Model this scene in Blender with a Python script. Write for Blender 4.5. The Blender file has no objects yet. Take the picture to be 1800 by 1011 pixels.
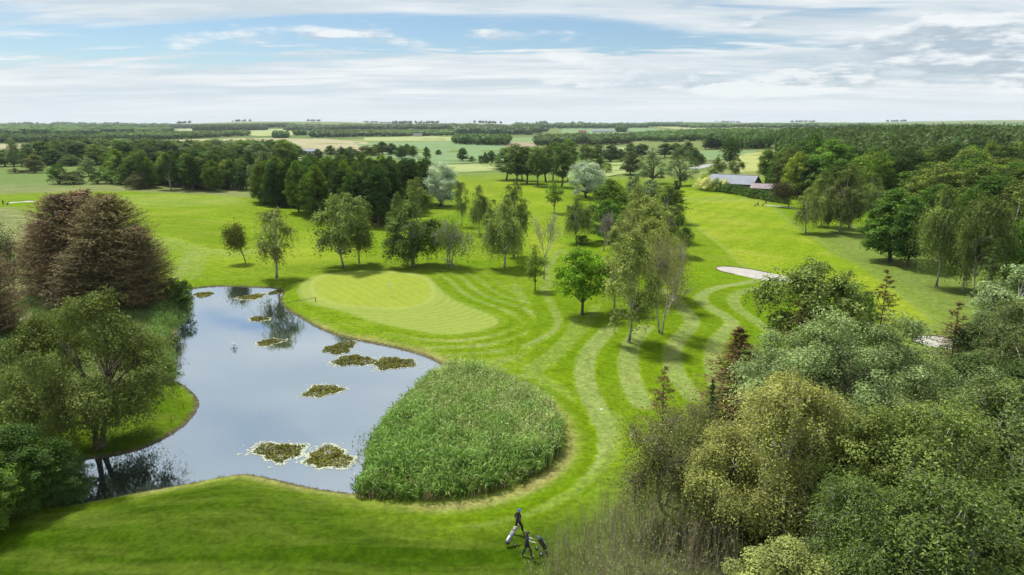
import bpy, bmesh, math, random
import numpy as np
from mathutils import Vector, Matrix

R = math.radians
random.seed(7)
rng = np.random.default_rng(7)
scene = bpy.context.scene
COL = scene.collection

# ------------------------------------------------------------------ camera
CAM_H = 27.0
PITCH = R(13.3)
FPX = 1200.0
cam_d = bpy.data.cameras.new('camera')
cam_d.sensor_width = 36.0
cam_d.lens = 24.0
cam_d.clip_start = 0.5
cam_d.clip_end = 60000
cam = bpy.data.objects.new('camera', cam_d)
cam.location = (0, 0, CAM_H)
cam.rotation_euler = (math.pi / 2 - PITCH, 0, 0)
COL.objects.link(cam)
scene.camera = cam

# ------------------------------------------------------------------ light
SUN_EL = R(59)
SUN_AZ = R(-38)          # from +Y, positive towards +X: where the sun stands
sun_dir = Vector((math.sin(SUN_AZ) * math.cos(SUN_EL), math.cos(SUN_AZ) * math.cos(SUN_EL), math.sin(SUN_EL)))
sd_ = bpy.data.lights.new('sun', 'SUN')
sd_.energy = 4.4
sd_.angle = R(7)
sd_.color = (1.0, 0.96, 0.89)
sun = bpy.data.objects.new('sun', sd_)
sun.rotation_euler = (-sun_dir).to_track_quat('-Z', 'Y').to_euler()
sun.location = (0, 0, 200)
COL.objects.link(sun)
vs = scene.view_settings
vs.view_transform = 'Standard'
vs.look = 'None'
vs.exposure = 0.6
vs.gamma = 1.0
scene.cycles.use_denoising = True
scene.cycles.max_bounces = 6
scene.cycles.diffuse_bounces = 2
scene.cycles.glossy_bounces = 2
scene.cycles.transmission_bounces = 3
scene.cycles.transparent_max_bounces = 4
scene.cycles.volume_bounces = 0
scene.cycles.caustics_reflective = False
scene.cycles.caustics_refractive = False


class NT:
    """small helper round a node tree"""
    def __init__(self, tree):
        self.t = tree
        self.n = tree.nodes
        self.n.clear()

    def add(self, typ, **kw):
        nd = self.n.new(typ)
        for k, v in kw.items():
            if k.startswith('_'):
                setattr(nd, k[1:], v)
        return nd

    def link(self, a, b):
        self.t.links.new(a, b)

    def val(self, sock, v):
        if hasattr(v, 'is_linked') or isinstance(v, bpy.types.NodeSocket):
            self.link(v, sock)
        else:
            sock.default_value = v

    def math(self, op, a, b=None, c=None, clamp=False):
        nd = self.n.new('ShaderNodeMath')
        nd.operation = op
        nd.use_clamp = clamp
        self.val(nd.inputs[0], a)
        if b is not None:
            self.val(nd.inputs[1], b)
        if c is not None:
            self.val(nd.inputs[2], c)
        return nd.outputs[0]

    def smooth(self, x, a, b, lo=0.0, hi=1.0):
        nd = self.n.new('ShaderNodeMapRange')
        nd.interpolation_type = 'SMOOTHSTEP'
        self.val(nd.inputs[0], x)
        nd.inputs[1].default_value = a
        nd.inputs[2].default_value = b
        nd.inputs[3].default_value = lo
        nd.inputs[4].default_value = hi
        return nd.outputs[0]

    def mix(self, f, a, b, blend='MIX'):
        nd = self.n.new('ShaderNodeMix')
        nd.data_type = 'RGBA'
        nd.blend_type = blend
        self.val(nd.inputs[0], f)
        self.val(nd.inputs[6], a if not isinstance(a, tuple) else (*a, 1)[:4])
        self.val(nd.inputs[7], b if not isinstance(b, tuple) else (*b, 1)[:4])
        return nd.outputs[2]

    def noise(self, vec, scale, detail=3, rough=0.5, out=0, dist=0.0):
        nd = self.n.new('ShaderNodeTexNoise')
        if vec is not None:
            self.link(vec, nd.inputs['Vector'])
        nd.inputs['Scale'].default_value = scale
        nd.inputs['Detail'].default_value = detail
        nd.inputs['Roughness'].default_value = rough
        nd.inputs['Distortion'].default_value = dist
        return nd.outputs[out]

    def comb(self, x, y, z=0.0):
        nd = self.n.new('ShaderNodeCombineXYZ')
        for i, v in enumerate((x, y, z)):
            self.val(nd.inputs[i], v)
        return nd.outputs[0]

    def attr(self, name):
        nd = self.n.new('ShaderNodeAttribute')
        nd.attribute_name = name
        return nd


# ------------------------------------------------------------------ world
world = bpy.data.worlds.new('World')
scene.world = world
world.use_nodes = True
w = NT(world.node_tree)
tc = w.add('ShaderNodeTexCoord')
sep = w.add('ShaderNodeSeparateXYZ')
w.link(tc.outputs['Generated'], sep.inputs[0])
dx, dy, dz = sep.outputs
sky = w.add('ShaderNodeTexSky')
sky.sky_type = 'NISHITA'
sky.sun_disc = False
sky.sun_elevation = SUN_EL
sky.sun_rotation = SUN_AZ
sky.altitude = 0
sky.air_density = 1.0
sky.dust_density = 0.3
sky.ozone_density = 2.5
blue = w.add('ShaderNodeMix', _data_type='RGBA', _blend_type='MULTIPLY')
blue.inputs[0].default_value = 1.0
w.link(sky.outputs[0], blue.inputs[6])
blue.inputs[7].default_value = (0.84, 0.92, 0.96, 1)
zc = w.math('ADD', w.math('MAXIMUM', dz, 0.0), 0.06)
u = w.math('DIVIDE', dx, zc)
v = w.math('DIVIDE', dy, zc)
uv = w.comb(u, v)
# high thin layer, long streaks
uvs = w.comb(w.math('ADD', w.math('MULTIPLY', u, 0.34), w.math('MULTIPLY', v, 0.10)), v)
n1 = w.noise(uvs, 0.85, 5, 0.62, dist=0.5)
n1b = w.noise(uvs, 3.0, 4, 0.62, dist=0.4)
# one real gap in the layer, and broad openings elsewhere
warp = w.math('MULTIPLY', w.math('SUBTRACT', n1b, 0.5), 1.3)
gu = w.math('DIVIDE', w.math('ADD', u, 0.9), 3.6)
gv = w.math('DIVIDE', w.math('ADD', w.math('SUBTRACT', w.math('SUBTRACT', v, 5.5), w.math('MULTIPLY', u, 0.06)), warp), 0.85)
gr = w.math('SQRT', w.math('ADD', w.math('MULTIPLY', gu, gu), w.math('MULTIPLY', gv, gv)))
gap = w.smooth(gr, 0.35, 1.15, 1.0, 0.0)
gu2 = w.math('DIVIDE', w.math('ADD', u, 3.9), 2.0)
gr2 = w.math('SQRT', w.math('ADD', w.math('MULTIPLY', gu2, gu2), w.math('MULTIPLY', w.math('MULTIPLY', gv, 0.62), w.math('MULTIPLY', gv, 0.62))))
gap2 = w.smooth(gr2, 0.2, 1.4, 0.8, 0.0)
dens = w.math('ADD', w.math('ADD', n1, w.math('MULTIPLY', w.math('SUBTRACT', n1b, 0.5), 0.75)), 0.15)
dens = w.math('SUBTRACT', dens, w.math('MULTIPLY', w.math('MAXIMUM', gap, gap2), 0.42))
cl1 = w.smooth(dens, 0.34, 0.62, 0.0, 0.97)
cl1 = w.math('MAXIMUM', cl1, w.smooth(dz, 0.035, 0.085, 0.96, 0.0))
# brightness in the layer
shade_n = w.math('ADD', w.noise(w.comb(w.math('MULTIPLY', u, 0.5), v), 0.5, 5, 0.6), w.math('MULTIPLY', w.math('SUBTRACT', n1b, 0.5), 0.35))
ccol = w.mix(w.smooth(shade_n, 0.35, 0.7), (0.40, 0.465, 0.515), (0.64, 0.655, 0.655))
ccol = w.mix(w.smooth(dz, 0.0, 0.07, 0.85, 0.0), ccol, (0.545, 0.59, 0.615))
c1 = w.mix(cl1, (0, 0, 0), ccol)
base_sky = w.add('ShaderNodeBackground')
w.link(blue.outputs[2], base_sky.inputs[0])
base_sky.inputs[1].default_value = 0.072
cloud_bg = w.add('ShaderNodeBackground')
# low cumulus layer with grey undersides, all round the sky
at = w.math('ARCTAN2', dx, dy)
cv = w.comb(w.math('MULTIPLY', at, 3.2), w.math('MULTIPLY', dz, 13.0), 3.7)
cv2 = w.comb(w.math('MULTIPLY', at, 3.2), w.math('ADD', w.math('MULTIPLY', dz, 13.0), 0.16), 3.7)
k1 = w.noise(cv, 2.3, 5, 0.58)
k2 = w.noise(cv2, 2.3, 5, 0.58)
big = w.noise(w.comb(w.math('MULTIPLY', at, 1.0), w.math('MULTIPLY', dz, 5.0), 1.9), 1.35, 2, 0.5)
win = w.math('MULTIPLY', w.smooth(dz, 0.022, 0.055), w.smooth(dz, 0.10, 0.20, 1.0, 0.0))
bank_ = w.math('MULTIPLY', w.smooth(at, -0.05, 0.25), w.smooth(at, 0.9, 1.5, 1.0, 0.0))
kd = w.math('SUBTRACT', w.math('ADD', k1, w.math('MULTIPLY', w.math('SUBTRACT', big, 0.5), 0.9)), w.math('MULTIPLY', w.math('SUBTRACT', 1.0, win), 0.4))
kd = w.math('ADD', kd, w.math('MULTIPLY', bank_, 0.085))
kd = w.math('SUBTRACT', kd, w.math('MULTIPLY', w.smooth(at, -0.12, 0.05, 1.0, 0.0), 0.10))
ka = w.smooth(kd, 0.475, 0.64, 0.0, 0.9)
lit = w.smooth(w.math('SUBTRACT', k1, k2), -0.075, 0.075)
kcol = w.mix(lit, (0.30, 0.365, 0.425), (0.62, 0.642, 0.65))
ctot = w.mix(ka, ccol, kcol)
w.link(ctot, cloud_bg.inputs[0])
cloud_bg.inputs[1].default_value = 1.0
mixs = w.add('ShaderNodeMixShader')
w.link(w.math('MAXIMUM', cl1, ka), mixs.inputs[0])
w.link(base_sky.outputs[0], mixs.inputs[1])
w.link(cloud_bg.outputs[0], mixs.inputs[2])
wo = w.add('ShaderNodeOutputWorld')
w.link(mixs.outputs[0], wo.inputs[0])

# ------------------------------------------------------------------ pixel <-> place helpers (planning only)
CP, SP = math.cos(PITCH), math.sin(PITCH)


def ray(px, py):
    a = (px - 900) / FPX
    b = (505.5 - py) / FPX
    return np.array([a, CP + b * SP, -SP + b * CP])


def flat(px, py, z=0.0):
    d = ray(px, py)
    t = (z - CAM_H) / d[2]
    return d[0] * t, d[1] * t


def flats(pts, z=0.0):
    return np.array([flat(x, y, z) for x, y in pts])


def sd_poly(poly, X, Y):
    """signed distance, negative inside"""
    P = np.asarray(poly, float)
    X = np.asarray(X, float)
    Y = np.asarray(Y, float)
    d2 = np.full(X.shape, 1e18)
    ins = np.zeros(X.shape, bool)
    n = len(P)
    for i in range(n):
        ax, ay = P[i]
        bx_, by_ = P[(i + 1) % n]
        ex, ey = bx_ - ax, by_ - ay
        wx, wy = X - ax, Y - ay
        t = np.clip((wx * ex + wy * ey) / (ex * ex + ey * ey + 1e-12), 0, 1)
        d2 = np.minimum(d2, (wx - t * ex) ** 2 + (wy - t * ey) ** 2)
        if by_ != ay:
            c = (ay > Y) != (by_ > Y)
            xi = ax + (Y - ay) * ex / ey
            ins ^= c & (X < xi)
    d = np.sqrt(d2)
    return np.where(ins, -d, d)


def d_line(line, X, Y):
    d2 = np.full(X.shape, 1e18)
    P = np.asarray(line, float)
    for i in range(len(P) - 1):
        ax, ay = P[i]
        ex, ey = P[i + 1] - P[i]
        wx, wy = X - ax, Y - ay
        t = np.clip((wx * ex + wy * ey) / (ex * ex + ey * ey + 1e-12), 0, 1)
        d2 = np.minimum(d2, (wx - t * ex) ** 2 + (wy - t * ey) ** 2)
    return np.sqrt(d2)


def sstep(a, b, x):
    t = np.clip((x - a) / (b - a), 0, 1)
    return t * t * (3 - 2 * t)


def chaikin(pts, n=2, closed=True):
    P = np.asarray(pts, float)
    for _ in range(n):
        if closed:
            Q = np.roll(P, -1, axis=0)
            P = np.stack([0.75 * P + 0.25 * Q, 0.25 * P + 0.75 * Q], 1).reshape(-1, 2)
        else:
            A, B = P[:-1], P[1:]
            M = np.stack([0.75 * A + 0.25 * B, 0.25 * A + 0.75 * B], 1).reshape(-1, 2)
            P = np.vstack([P[:1], M, P[-1:]])
    return P


WATER = -0.45
POND_PX = [(337, 508), (360, 505), (400, 503), (440, 505), (470, 506), (490, 508), (499, 514), (492, 526), (497, 540), (510, 548), (530, 560),
           (560, 578), (600, 593), (650, 603), (690, 611), (725, 620), (756, 630), (790, 650), (800, 690), (770, 740), (730, 790),
           (690, 830), (650, 868), (612, 868), (600, 866), (570, 862), (530, 855), (490, 845), (460, 838), (430, 834), (400, 837),
           (350, 847), (300, 857), (250, 865), (200, 875), (150, 884), (105, 890), (90, 860), (110, 830), (140, 809), (200, 803), (250, 790),
           (290, 772), (330, 745), (350, 715), (347, 700), (335, 688), (318, 675), (300, 668), (306, 655), (300, 640), (303, 628), (292, 612),
           (300, 600), (312, 588), (310, 575), (296, 565), (306, 553), (325, 545), (332, 532), (330, 518)]
POND = chaikin(flats(POND_PX, WATER), 1)
REED_PX = [(757, 650), (800, 652), (850, 662), (900, 682), (950, 706), (978, 733), (990, 762), (985, 795), (960, 826), (915, 852), (860, 872), (800, 882),
           (740, 886), (680, 884), (640, 877), (618, 868), (625, 845), (640, 815), (640, 790), (650, 765), (672, 735), (700, 706), (735, 676)]
REED = chaikin(flats(REED_PX, 0), 1)


def vnoise(X, Y, s, seed=0):
    """cheap smooth noise from sines, about -1..1"""
    r = np.random.default_rng(seed)
    out = 0
    for i in range(5):
        a = r.uniform(0, 2 * math.pi)
        k = r.uniform(0.6, 1.6) / s
        out = out + np.sin((X * math.cos(a) + Y * math.sin(a)) * k * 2 * math.pi + r.uniform(0, 6.3))
    return out / 3.0


def height(X, Y):
    X = np.asarray(X, float)
    Y = np.asarray(Y, float)
    D = np.hypot(X, Y)
    h = 0.32 * vnoise(X, Y, 55, 1) * sstep(25, 60, D) + 0.13 * vnoise(X, Y, 17, 2)
    h = h + 0.5 * vnoise(X, Y, 120, 5) * sstep(110, 200, Y)
    # wooded rise on the right
    h = h + 11.5 * sstep(60, 330, X - 0.12 * Y + 40) * sstep(230, 520, Y + 0.25 * X) * (1 - 0.6 * sstep(900, 2500, Y))
    # far country rises gently to the horizon
    far = sstep(1200, 6500, D)
    h = h + far * (36 + 22 * vnoise(X, Y, 3900, 3) + 8 * vnoise(X, Y, 1600, 4))
    # mounds beside the left fairway
    for (mx, my, sx, sy, mh) in MOUNDS:
        h = h + mh * np.exp(-((X - mx) / sx) ** 2 - ((Y - my) / sy) ** 2)
    near = (Y > 25) & (Y < 140) & (X > -70) & (X < 40)
    if near.any():
        sdp = np.full(X.shape, 50.0)
        sdp[near] = sd_poly(POND, X[near], Y[near])
        k = sstep(-1.2, 2.6, sdp)
        bank = WATER - 0.7 + (0.7 + 0.0) * sstep(-1.6, 0.0, sdp) + 0.16 * sstep(0.0, 0.25, sdp)
        h = bank * (1 - sstep(0.1, 3.2, sdp)) + h * sstep(0.1, 3.2, sdp)
        in_reed = np.full(X.shape, 50.0)
        in_reed[near] = sd_poly(REED, X[near], Y[near])
        h = h - 0.25 * (1 - sstep(-2.5, 0.5, in_reed)) * sstep(0, 2, sdp)
    return h


MOUNDS = []
for (mpx, mpy, sx, sy, mh) in [(300, 392, 9, 5, 1.1), (430, 372, 16, 7, 1.0), (545, 375, 12, 8, 0.9), (250, 345, 25, 6, 0.8), (650, 509, 15, 11, 0.55),
                               (430, 900, 9, 5, 0.5), (120, 930, 8, 4, 0.35), (1180, 455, 10, 8, 0.6), (1500, 470, 14, 10, 0.5)]:
    mx_, my_ = flat(mpx, mpy)
    MOUNDS.append((mx_, my_, sx, sy, mh))

TS = np.geomspace(20, 14000, 900)


def gp(px, py):
    """where a sight line through the photograph meets the terrain"""
    d = ray(px, py)
    X, Y, Z = d[0] * TS, d[1] * TS, CAM_H + d[2] * TS
    below = Z < height(X, Y)
    if not below.any():
        i = len(TS) - 1
        return np.array([X[i], Y[i], 0])
    i = int(np.argmax(below))
    a, b = TS[max(i - 1, 0)], TS[i]
    for _ in range(22):
        m = 0.5 * (a + b)
        if CAM_H + d[2] * m < float(height(np.array([d[0] * m]), np.array([d[1] * m]))[0]):
            b = m
        else:
            a = m
    x, y = d[0] * b, d[1] * b
    return np.array([x, y, float(height(np.array([x]), np.array([y]))[0])])


def zat(P, py):
    """height above sea level whose image row is py, on the vertical through P"""
    t = (505.5 - py) / FPX
    return CAM_H + P[1] * (t * CP - SP) / (CP + t * SP)


def mpp(P):
    """metres per photo pixel at P"""
    return (P[1] * CP - (P[2] - CAM_H) * SP) / FPX


# ------------------------------------------------------------------ mesh helpers
def mesh_np(name, V, F, mat=None, attrs=None, smooth=False, mat_idx=None):
    """V (n,3); F a list of (m,k) int arrays of one face size each"""
    me = bpy.data.meshes.new(name)
    V = np.asarray(V, np.float32)
    me.vertices.add(len(V))
    me.vertices.foreach_set('co', V.ravel())
    loops, starts, tot = [], [], []
    s = 0
    for f in F:
        f = np.asarray(f, np.int32)
        if len(f) == 0:
            continue
        k = f.shape[1]
        loops.append(f.ravel())
        starts.append(s + np.arange(len(f)) * k)
        tot.append(np.full(len(f), k))
        s += f.size
    loops = np.concatenate(loops)
    starts = np.concatenate(starts)
    tot = np.concatenate(tot)
    me.loops.add(len(loops))
    me.loops.foreach_set('vertex_index', loops.astype(np.int32))
    me.polygons.add(len(starts))
    me.polygons.foreach_set('loop_start', starts.astype(np.int32))
    me.polygons.foreach_set('loop_total', tot.astype(np.int32))
    me.polygons.foreach_set('use_smooth', np.full(len(starts), bool(smooth)))
    if mat is not None:
        for m in (mat if isinstance(mat, (list, tuple)) else [mat]):
            me.materials.append(m)
    if mat_idx is not None:
        me.polygons.foreach_set('material_index', np.asarray(mat_idx, np.int32))
    for an, (dom, arr) in (attrs or {}).items():
        a = me.attributes.new(an, 'FLOAT', dom)
        a.data.foreach_set('value', np.asarray(arr, np.float32))
    me.update(calc_edges=True)
    return me


class Geo:
    def __init__(self):
        self.V, self.Q, self.T, self.lv, self.tv = [], [], [], [], []
        self.n = 0

    def add(self, V, Q=None, T=None, lv=0.5):
        V = np.asarray(V, float).reshape(-1, 3)
        if Q is not None and len(Q):
            Q = np.asarray(Q)
            self.Q.append(Q + self.n)
            self.lv.append(np.broadcast_to(lv, (len(Q),)))
        if T is not None and len(T):
            T = np.asarray(T)
            self.T.append(T + self.n)
            self.tv.append(np.broadcast_to(lv, (len(T),)))
        self.V.append(V)
        self.n += len(V)

    def tube(self, path, rad, sides=6, lv=0.5, cap=True):
        P = np.asarray(path, float)
        k = len(P)
        rad = np.broadcast_to(np.asarray(rad, float), (k,))
        T = np.gradient(P, axis=0)
        T /= np.linalg.norm(T, axis=1)[:, None] + 1e-9
        ref = np.array([1.0, 0, 0]) if abs(T[0][0]) < 0.8 else np.array([0, 1.0, 0])
        A = np.cross(T, ref)
        A /= np.linalg.norm(A, axis=1)[:, None] + 1e-9
        B = np.cross(T, A)
        ang = np.arange(sides) * 2 * math.pi / sides
        V = P[:, None, :] + rad[:, None, None] * (np.cos(ang)[None, :, None] * A[:, None, :] + np.sin(ang)[None, :, None] * B[:, None, :])
        i = np.arange(k - 1)[:, None] * sides
        j = np.arange(sides)[None, :]
        Q = np.stack([i + j, i + (j + 1) % sides, i + sides + (j + 1) % sides, i + sides + j], -1).reshape(-1, 4)
        V = V.reshape(-1, 3)
        if cap:
            n0 = len(V)
            V = np.vstack([V, P[-1:]])
            T3 = np.stack([np.arange(sides) + (k - 1) * sides, (np.arange(sides) + 1) % sides + (k - 1) * sides, np.full(sides, n0)], -1)
            self.add(V, Q, T3, lv)
        else:
            self.add(V, Q, None, lv)

    def box(self, c, s, rotz=0.0, lv=0.5):
        c = np.asarray(c, float)
        s = np.asarray(s, float) / 2
        V = np.array([[x, y, z] for z in (-1, 1) for y in (-1, 1) for x in (-1, 1)], float) * s
        ca, sa = math.cos(rotz), math.sin(rotz)
        V = V @ np.array([[ca, sa, 0], [-sa, ca, 0], [0, 0, 1]]) + c
        Q = [[0, 2, 3, 1], [4, 5, 7, 6], [0, 1, 5, 4], [2, 6, 7, 3], [0, 4, 6, 2], [1, 3, 7, 5]]
        self.add(V, np.array(Q), None, lv)

    def leaves(self, P, N, size, lv, aspect=0.55, axis=None, r=rng):
        """diamond leaves at P facing N; axis = long direction"""
        n = len(P)
        if n == 0:
            return
        N = N / (np.linalg.norm(N, axis=1)[:, None] + 1e-9)
        if axis is None:
            axis = r.normal(size=(n, 3))
        A = axis - N * np.sum(axis * N, 1)[:, None]
        A /= np.linalg.norm(A, axis=1)[:, None] + 1e-9
        B = np.cross(N, A)
        s = np.broadcast_to(size, (n,))[:, None]
        bend = N * s * 0.12
        V = np.stack([P - A * s * 0.5, P + B * s * 0.5 * aspect + bend, P + A * s * 0.5, P - B * s * 0.5 * aspect + bend], 1).reshape(-1, 3)
        Q = np.arange(4 * n).reshape(n, 4)
        self.add(V, Q, None, lv)

    def slivers(self, A, B, w, lv=0.5, r=rng):
        """thin tapering blades from A to B"""
        n = len(A)
        D = B - A
        S = np.cross(D, r.normal(size=(n, 3)))
        S /= np.linalg.norm(S, axis=1)[:, None] + 1e-9
        w = np.broadcast_to(w, (n,))[:, None]
        V = np.stack([A - S * w / 2, A + S * w / 2, B], 1).reshape(-1, 3)
        self.add(V, None, np.arange(3 * n).reshape(n, 3), lv)

    def mesh(self, name, mat, smooth=False):
        V = np.vstack(self.V)
        F, lv = [], []
        if self.Q:
            F.append(np.vstack(self.Q))
            lv += self.lv
        if self.T:
            F.append(np.vstack(self.T))
            lv += self.tv
        return mesh_np(name, V, F, mat, {'lv': ('FACE', np.concatenate(lv))}, smooth)


def link(name, data, parent=None, loc=None):
    o = bpy.data.objects.new(name, data)
    COL.objects.link(o)
    if parent is not None:
        o.parent = parent
    if loc is not None:
        o.location = loc
    return o


def tag(o, label=None, cat=None, group=None, kind=None):
    if label:
        o['label'] = label
    if cat:
        o['category'] = cat
    if group:
        o['group'] = group
    if kind:
        o['kind'] = kind
    return o


# ------------------------------------------------------------------ materials
MATS = {}


def new_mat(name):
    m = bpy.data.materials.new(name)
    m.use_nodes = True
    MATS[name] = m
    return m, NT(m.node_tree)


def plain(name, col, rough=0.6, metal=0.0, noise_s=None, noise_amt=0.25, bump=0.0):
    m, t = new_mat(name)
    bs = t.add('ShaderNodeBsdfPrincipled')
    out = t.add('ShaderNodeOutputMaterial')
    t.link(bs.outputs[0], out.inputs[0])
    bs.inputs['Roughness'].default_value = rough
    bs.inputs['Metallic'].default_value = metal
    if noise_s:
        co = t.add('ShaderNodeTexCoord')
        n = t.noise(co.outputs['Object'], noise_s, 5, 0.6)
        dark = tuple(c * (1 - noise_amt) for c in col)
        lite = tuple(min(1, c * (1 + noise_amt)) for c in col)
        t.link(t.mix(t.smooth(n, 0.3, 0.7), dark, lite), bs.inputs['Base Color'])
        if bump:
            b = t.add('ShaderNodeBump')
            b.inputs['Strength'].default_value = bump
            t.link(n, b.inputs['Height'])
            t.link(b.outputs[0], bs.inputs['Normal'])
    else:
        bs.inputs['Base Color'].default_value = (*col, 1)
    return m


def leaf_mat(name, trans=0.35):
    """colour comes from each crown's own colour; every leaf a little different"""
    m, t = new_mat(name)
    oi = t.add('ShaderNodeObjectInfo')
    lv = t.attr('lv').outputs['Fac']
    geo = t.add('ShaderNodeNewGeometry')
    co = t.add('ShaderNodeTexCoord')
    n = t.noise(co.outputs['Object'], 0.55, 2, 0.5)
    f = t.math('MULTIPLY', t.smooth(lv, 0.0, 1.0, 0.66, 1.34), t.smooth(n, 0.3, 0.7, 0.76, 1.24))
    f = t.math('MULTIPLY', f, t.smooth(oi.outputs['Random'], 0, 1, 0.86, 1.14))
    hs = t.add('ShaderNodeHueSaturation')
    t.link(oi.outputs['Color'], hs.inputs['Color'])
    t.link(t.smooth(t.math('FRACT', t.math('ADD', t.math('MULTIPLY', lv, 7.3), t.math('MULTIPLY', oi.outputs['Random'], 3.1))), 0, 1, 0.485, 0.515), hs.inputs['Hue'])
    t.link(f, hs.inputs['Value'])
    d = t.add('ShaderNodeBsdfDiffuse')
    tr = t.add('ShaderNodeBsdfTranslucent')
    t.link(hs.outputs[0], d.inputs[0])
    t.link(t.mix(1.0, hs.outputs[0], (1.15, 1.2, 0.6), 'MULTIPLY'), tr.inputs[0])
    mx = t.add('ShaderNodeMixShader')
    mx.inputs[0].default_value = trans
    t.link(d.outputs[0], mx.inputs[1])
    t.link(tr.outputs[0], mx.inputs[2])
    gl = t.add('ShaderNodeBsdfGlossy')
    gl.inputs['Roughness'].default_value = 0.45
    gl.inputs['Color'].default_value = (0.9, 0.95, 0.9, 1)
    mg = t.add('ShaderNodeMixShader')
    mg.inputs[0].default_value = 0.012
    t.link(mx.outputs[0], mg.inputs[1])
    t.link(gl.outputs[0], mg.inputs[2])
    out = t.add('ShaderNodeOutputMaterial')
    t.link(mg.outputs[0], out.inputs[0])
    return m


def birch_bark():
    m, t = new_mat('birch_bark')
    co = t.add('ShaderNodeTexCoord')
    sp = t.add('ShaderNodeSeparateXYZ')
    t.link(co.outputs['Object'], sp.inputs[0])
    n = t.noise(co.outputs['Object'], 2.2, 4, 0.6)
    st = t.add('ShaderNodeMapping')
    st.inputs['Scale'].default_value = (2.0, 2.0, 9.0)
    t.link(co.outputs['Object'], st.inputs[0])
    n2 = t.noise(st.outputs[0], 1.3, 3, 0.6)
    dark = t.math('MAXIMUM', t.smooth(n2, 0.55, 0.62), t.math('MULTIPLY', t.smooth(sp.outputs[2], 0.2, 1.9, 1.0, 0.0), t.smooth(n, 0.35, 0.55)))
    lite = t.mix(n, (0.34, 0.31, 0.27), (0.6, 0.57, 0.52))
    c = t.mix(dark, lite, (0.06, 0.05, 0.045))
    bs = t.add('ShaderNodeBsdfPrincipled')
    bs.inputs['Roughness'].default_value = 0.85
    t.link(c, bs.inputs['Base Color'])
    out = t.add('ShaderNodeOutputMaterial')
    t.link(bs.outputs[0], out.inputs[0])
    return m


LEAF = leaf_mat('leaf', 0.24)
NEEDLE = leaf_mat('needle', 0.12)
BLADE = leaf_mat('blade', 0.3)
BIRCH = birch_bark()
BARK = plain('bark', (0.085, 0.065, 0.048), 0.9, noise_s=3.0, noise_amt=0.45, bump=0.4)
TWIG = plain('twig', (0.27, 0.225, 0.155), 0.9, noise_s=2.0, noise_amt=0.35)
GREYTWIG = plain('grey_twig', (0.27, 0.24, 0.21), 0.9, noise_s=2.0, noise_amt=0.3)

# ------------------------------------------------------------------ ground sheet
def axis(core0, core1, step, lo, hi, ratio):
    a = list(np.arange(core0, core1 + 1e-6, step))
    x, st = a[-1], step
    up = []
    while x < hi:
        st *= ratio
        x += st
        up.append(x)
    x, st = a[0], step
    dn = []
    while x > lo:
        st *= ratio
        x -= st
        dn.append(x)
    return np.array(dn[::-1] + a + up)


xs = axis(-48, 62, 0.37, -9000, 9000, 1.07)
ya = [32.0]
while ya[-1] < 14000:
    y_ = ya[-1]
    ya.append(y_ + (0.34 + 0.0034 * max(0, y_ - 60) if y_ < 330 else 0.036 * (y_ - 330) + 1.3))
yb = [32.0]
st_ = 0.5
while yb[-1] > -2500:
    st_ *= 1.35
    yb.append(yb[-1] - st_)
ys = np.array(yb[::-1][:-1] + ya)
GX, GY = np.meshgrid(xs, ys)
GZ = height(GX, GY)
fx, fy = GX.ravel(), GY.ravel()

GREEN = chaikin(flats([(552, 512), (560, 495), (590, 486), (640, 482), (700, 483), (740, 491), (757, 507), (755, 524), (735, 534), (690, 540), (640, 540), (590, 535), (562, 526)]), 2)
APRON = chaikin(flats([(520, 515), (535, 497), (575, 484), (640, 478), (710, 479), (755, 490), (776, 512), (800, 528), (850, 544), (879, 560), (872, 574), (842, 584), (800, 589), (755, 586), (705, 577), (655, 563), (610, 548), (560, 540), (530, 530)]), 2)
FAIR_R = flats([(1196, 333), (1250, 338), (1330, 352), (1352, 360), (1385, 388), (1420, 418), (1500, 462), (1570, 508), (1650, 570), (1690, 610), (1600, 660), (1430, 560), (1398, 496), (1310, 470), (1250, 425), (1206, 385)])
FAIR_L = chaikin(flats([(60, 347), (240, 338), (430, 348), (500, 372), (560, 410), (640, 425), (640, 452), (560, 462), (500, 466), (420, 478), (330, 470), (300, 440), (240, 400), (120, 372)]), 1)
GREEN2 = chaikin(flats([(490, 441), (520, 434), (580, 432), (640, 434), (650, 440), (600, 447), (530, 449)]), 1)
FAIR_C = chaikin(flats([(745, 318), (770, 300), (850, 296), (905, 318), (960, 335), (1000, 360), (1010, 400), (985, 440), (950, 470), (925, 430), (905, 380), (860, 360), (815, 350)]), 1)
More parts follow.
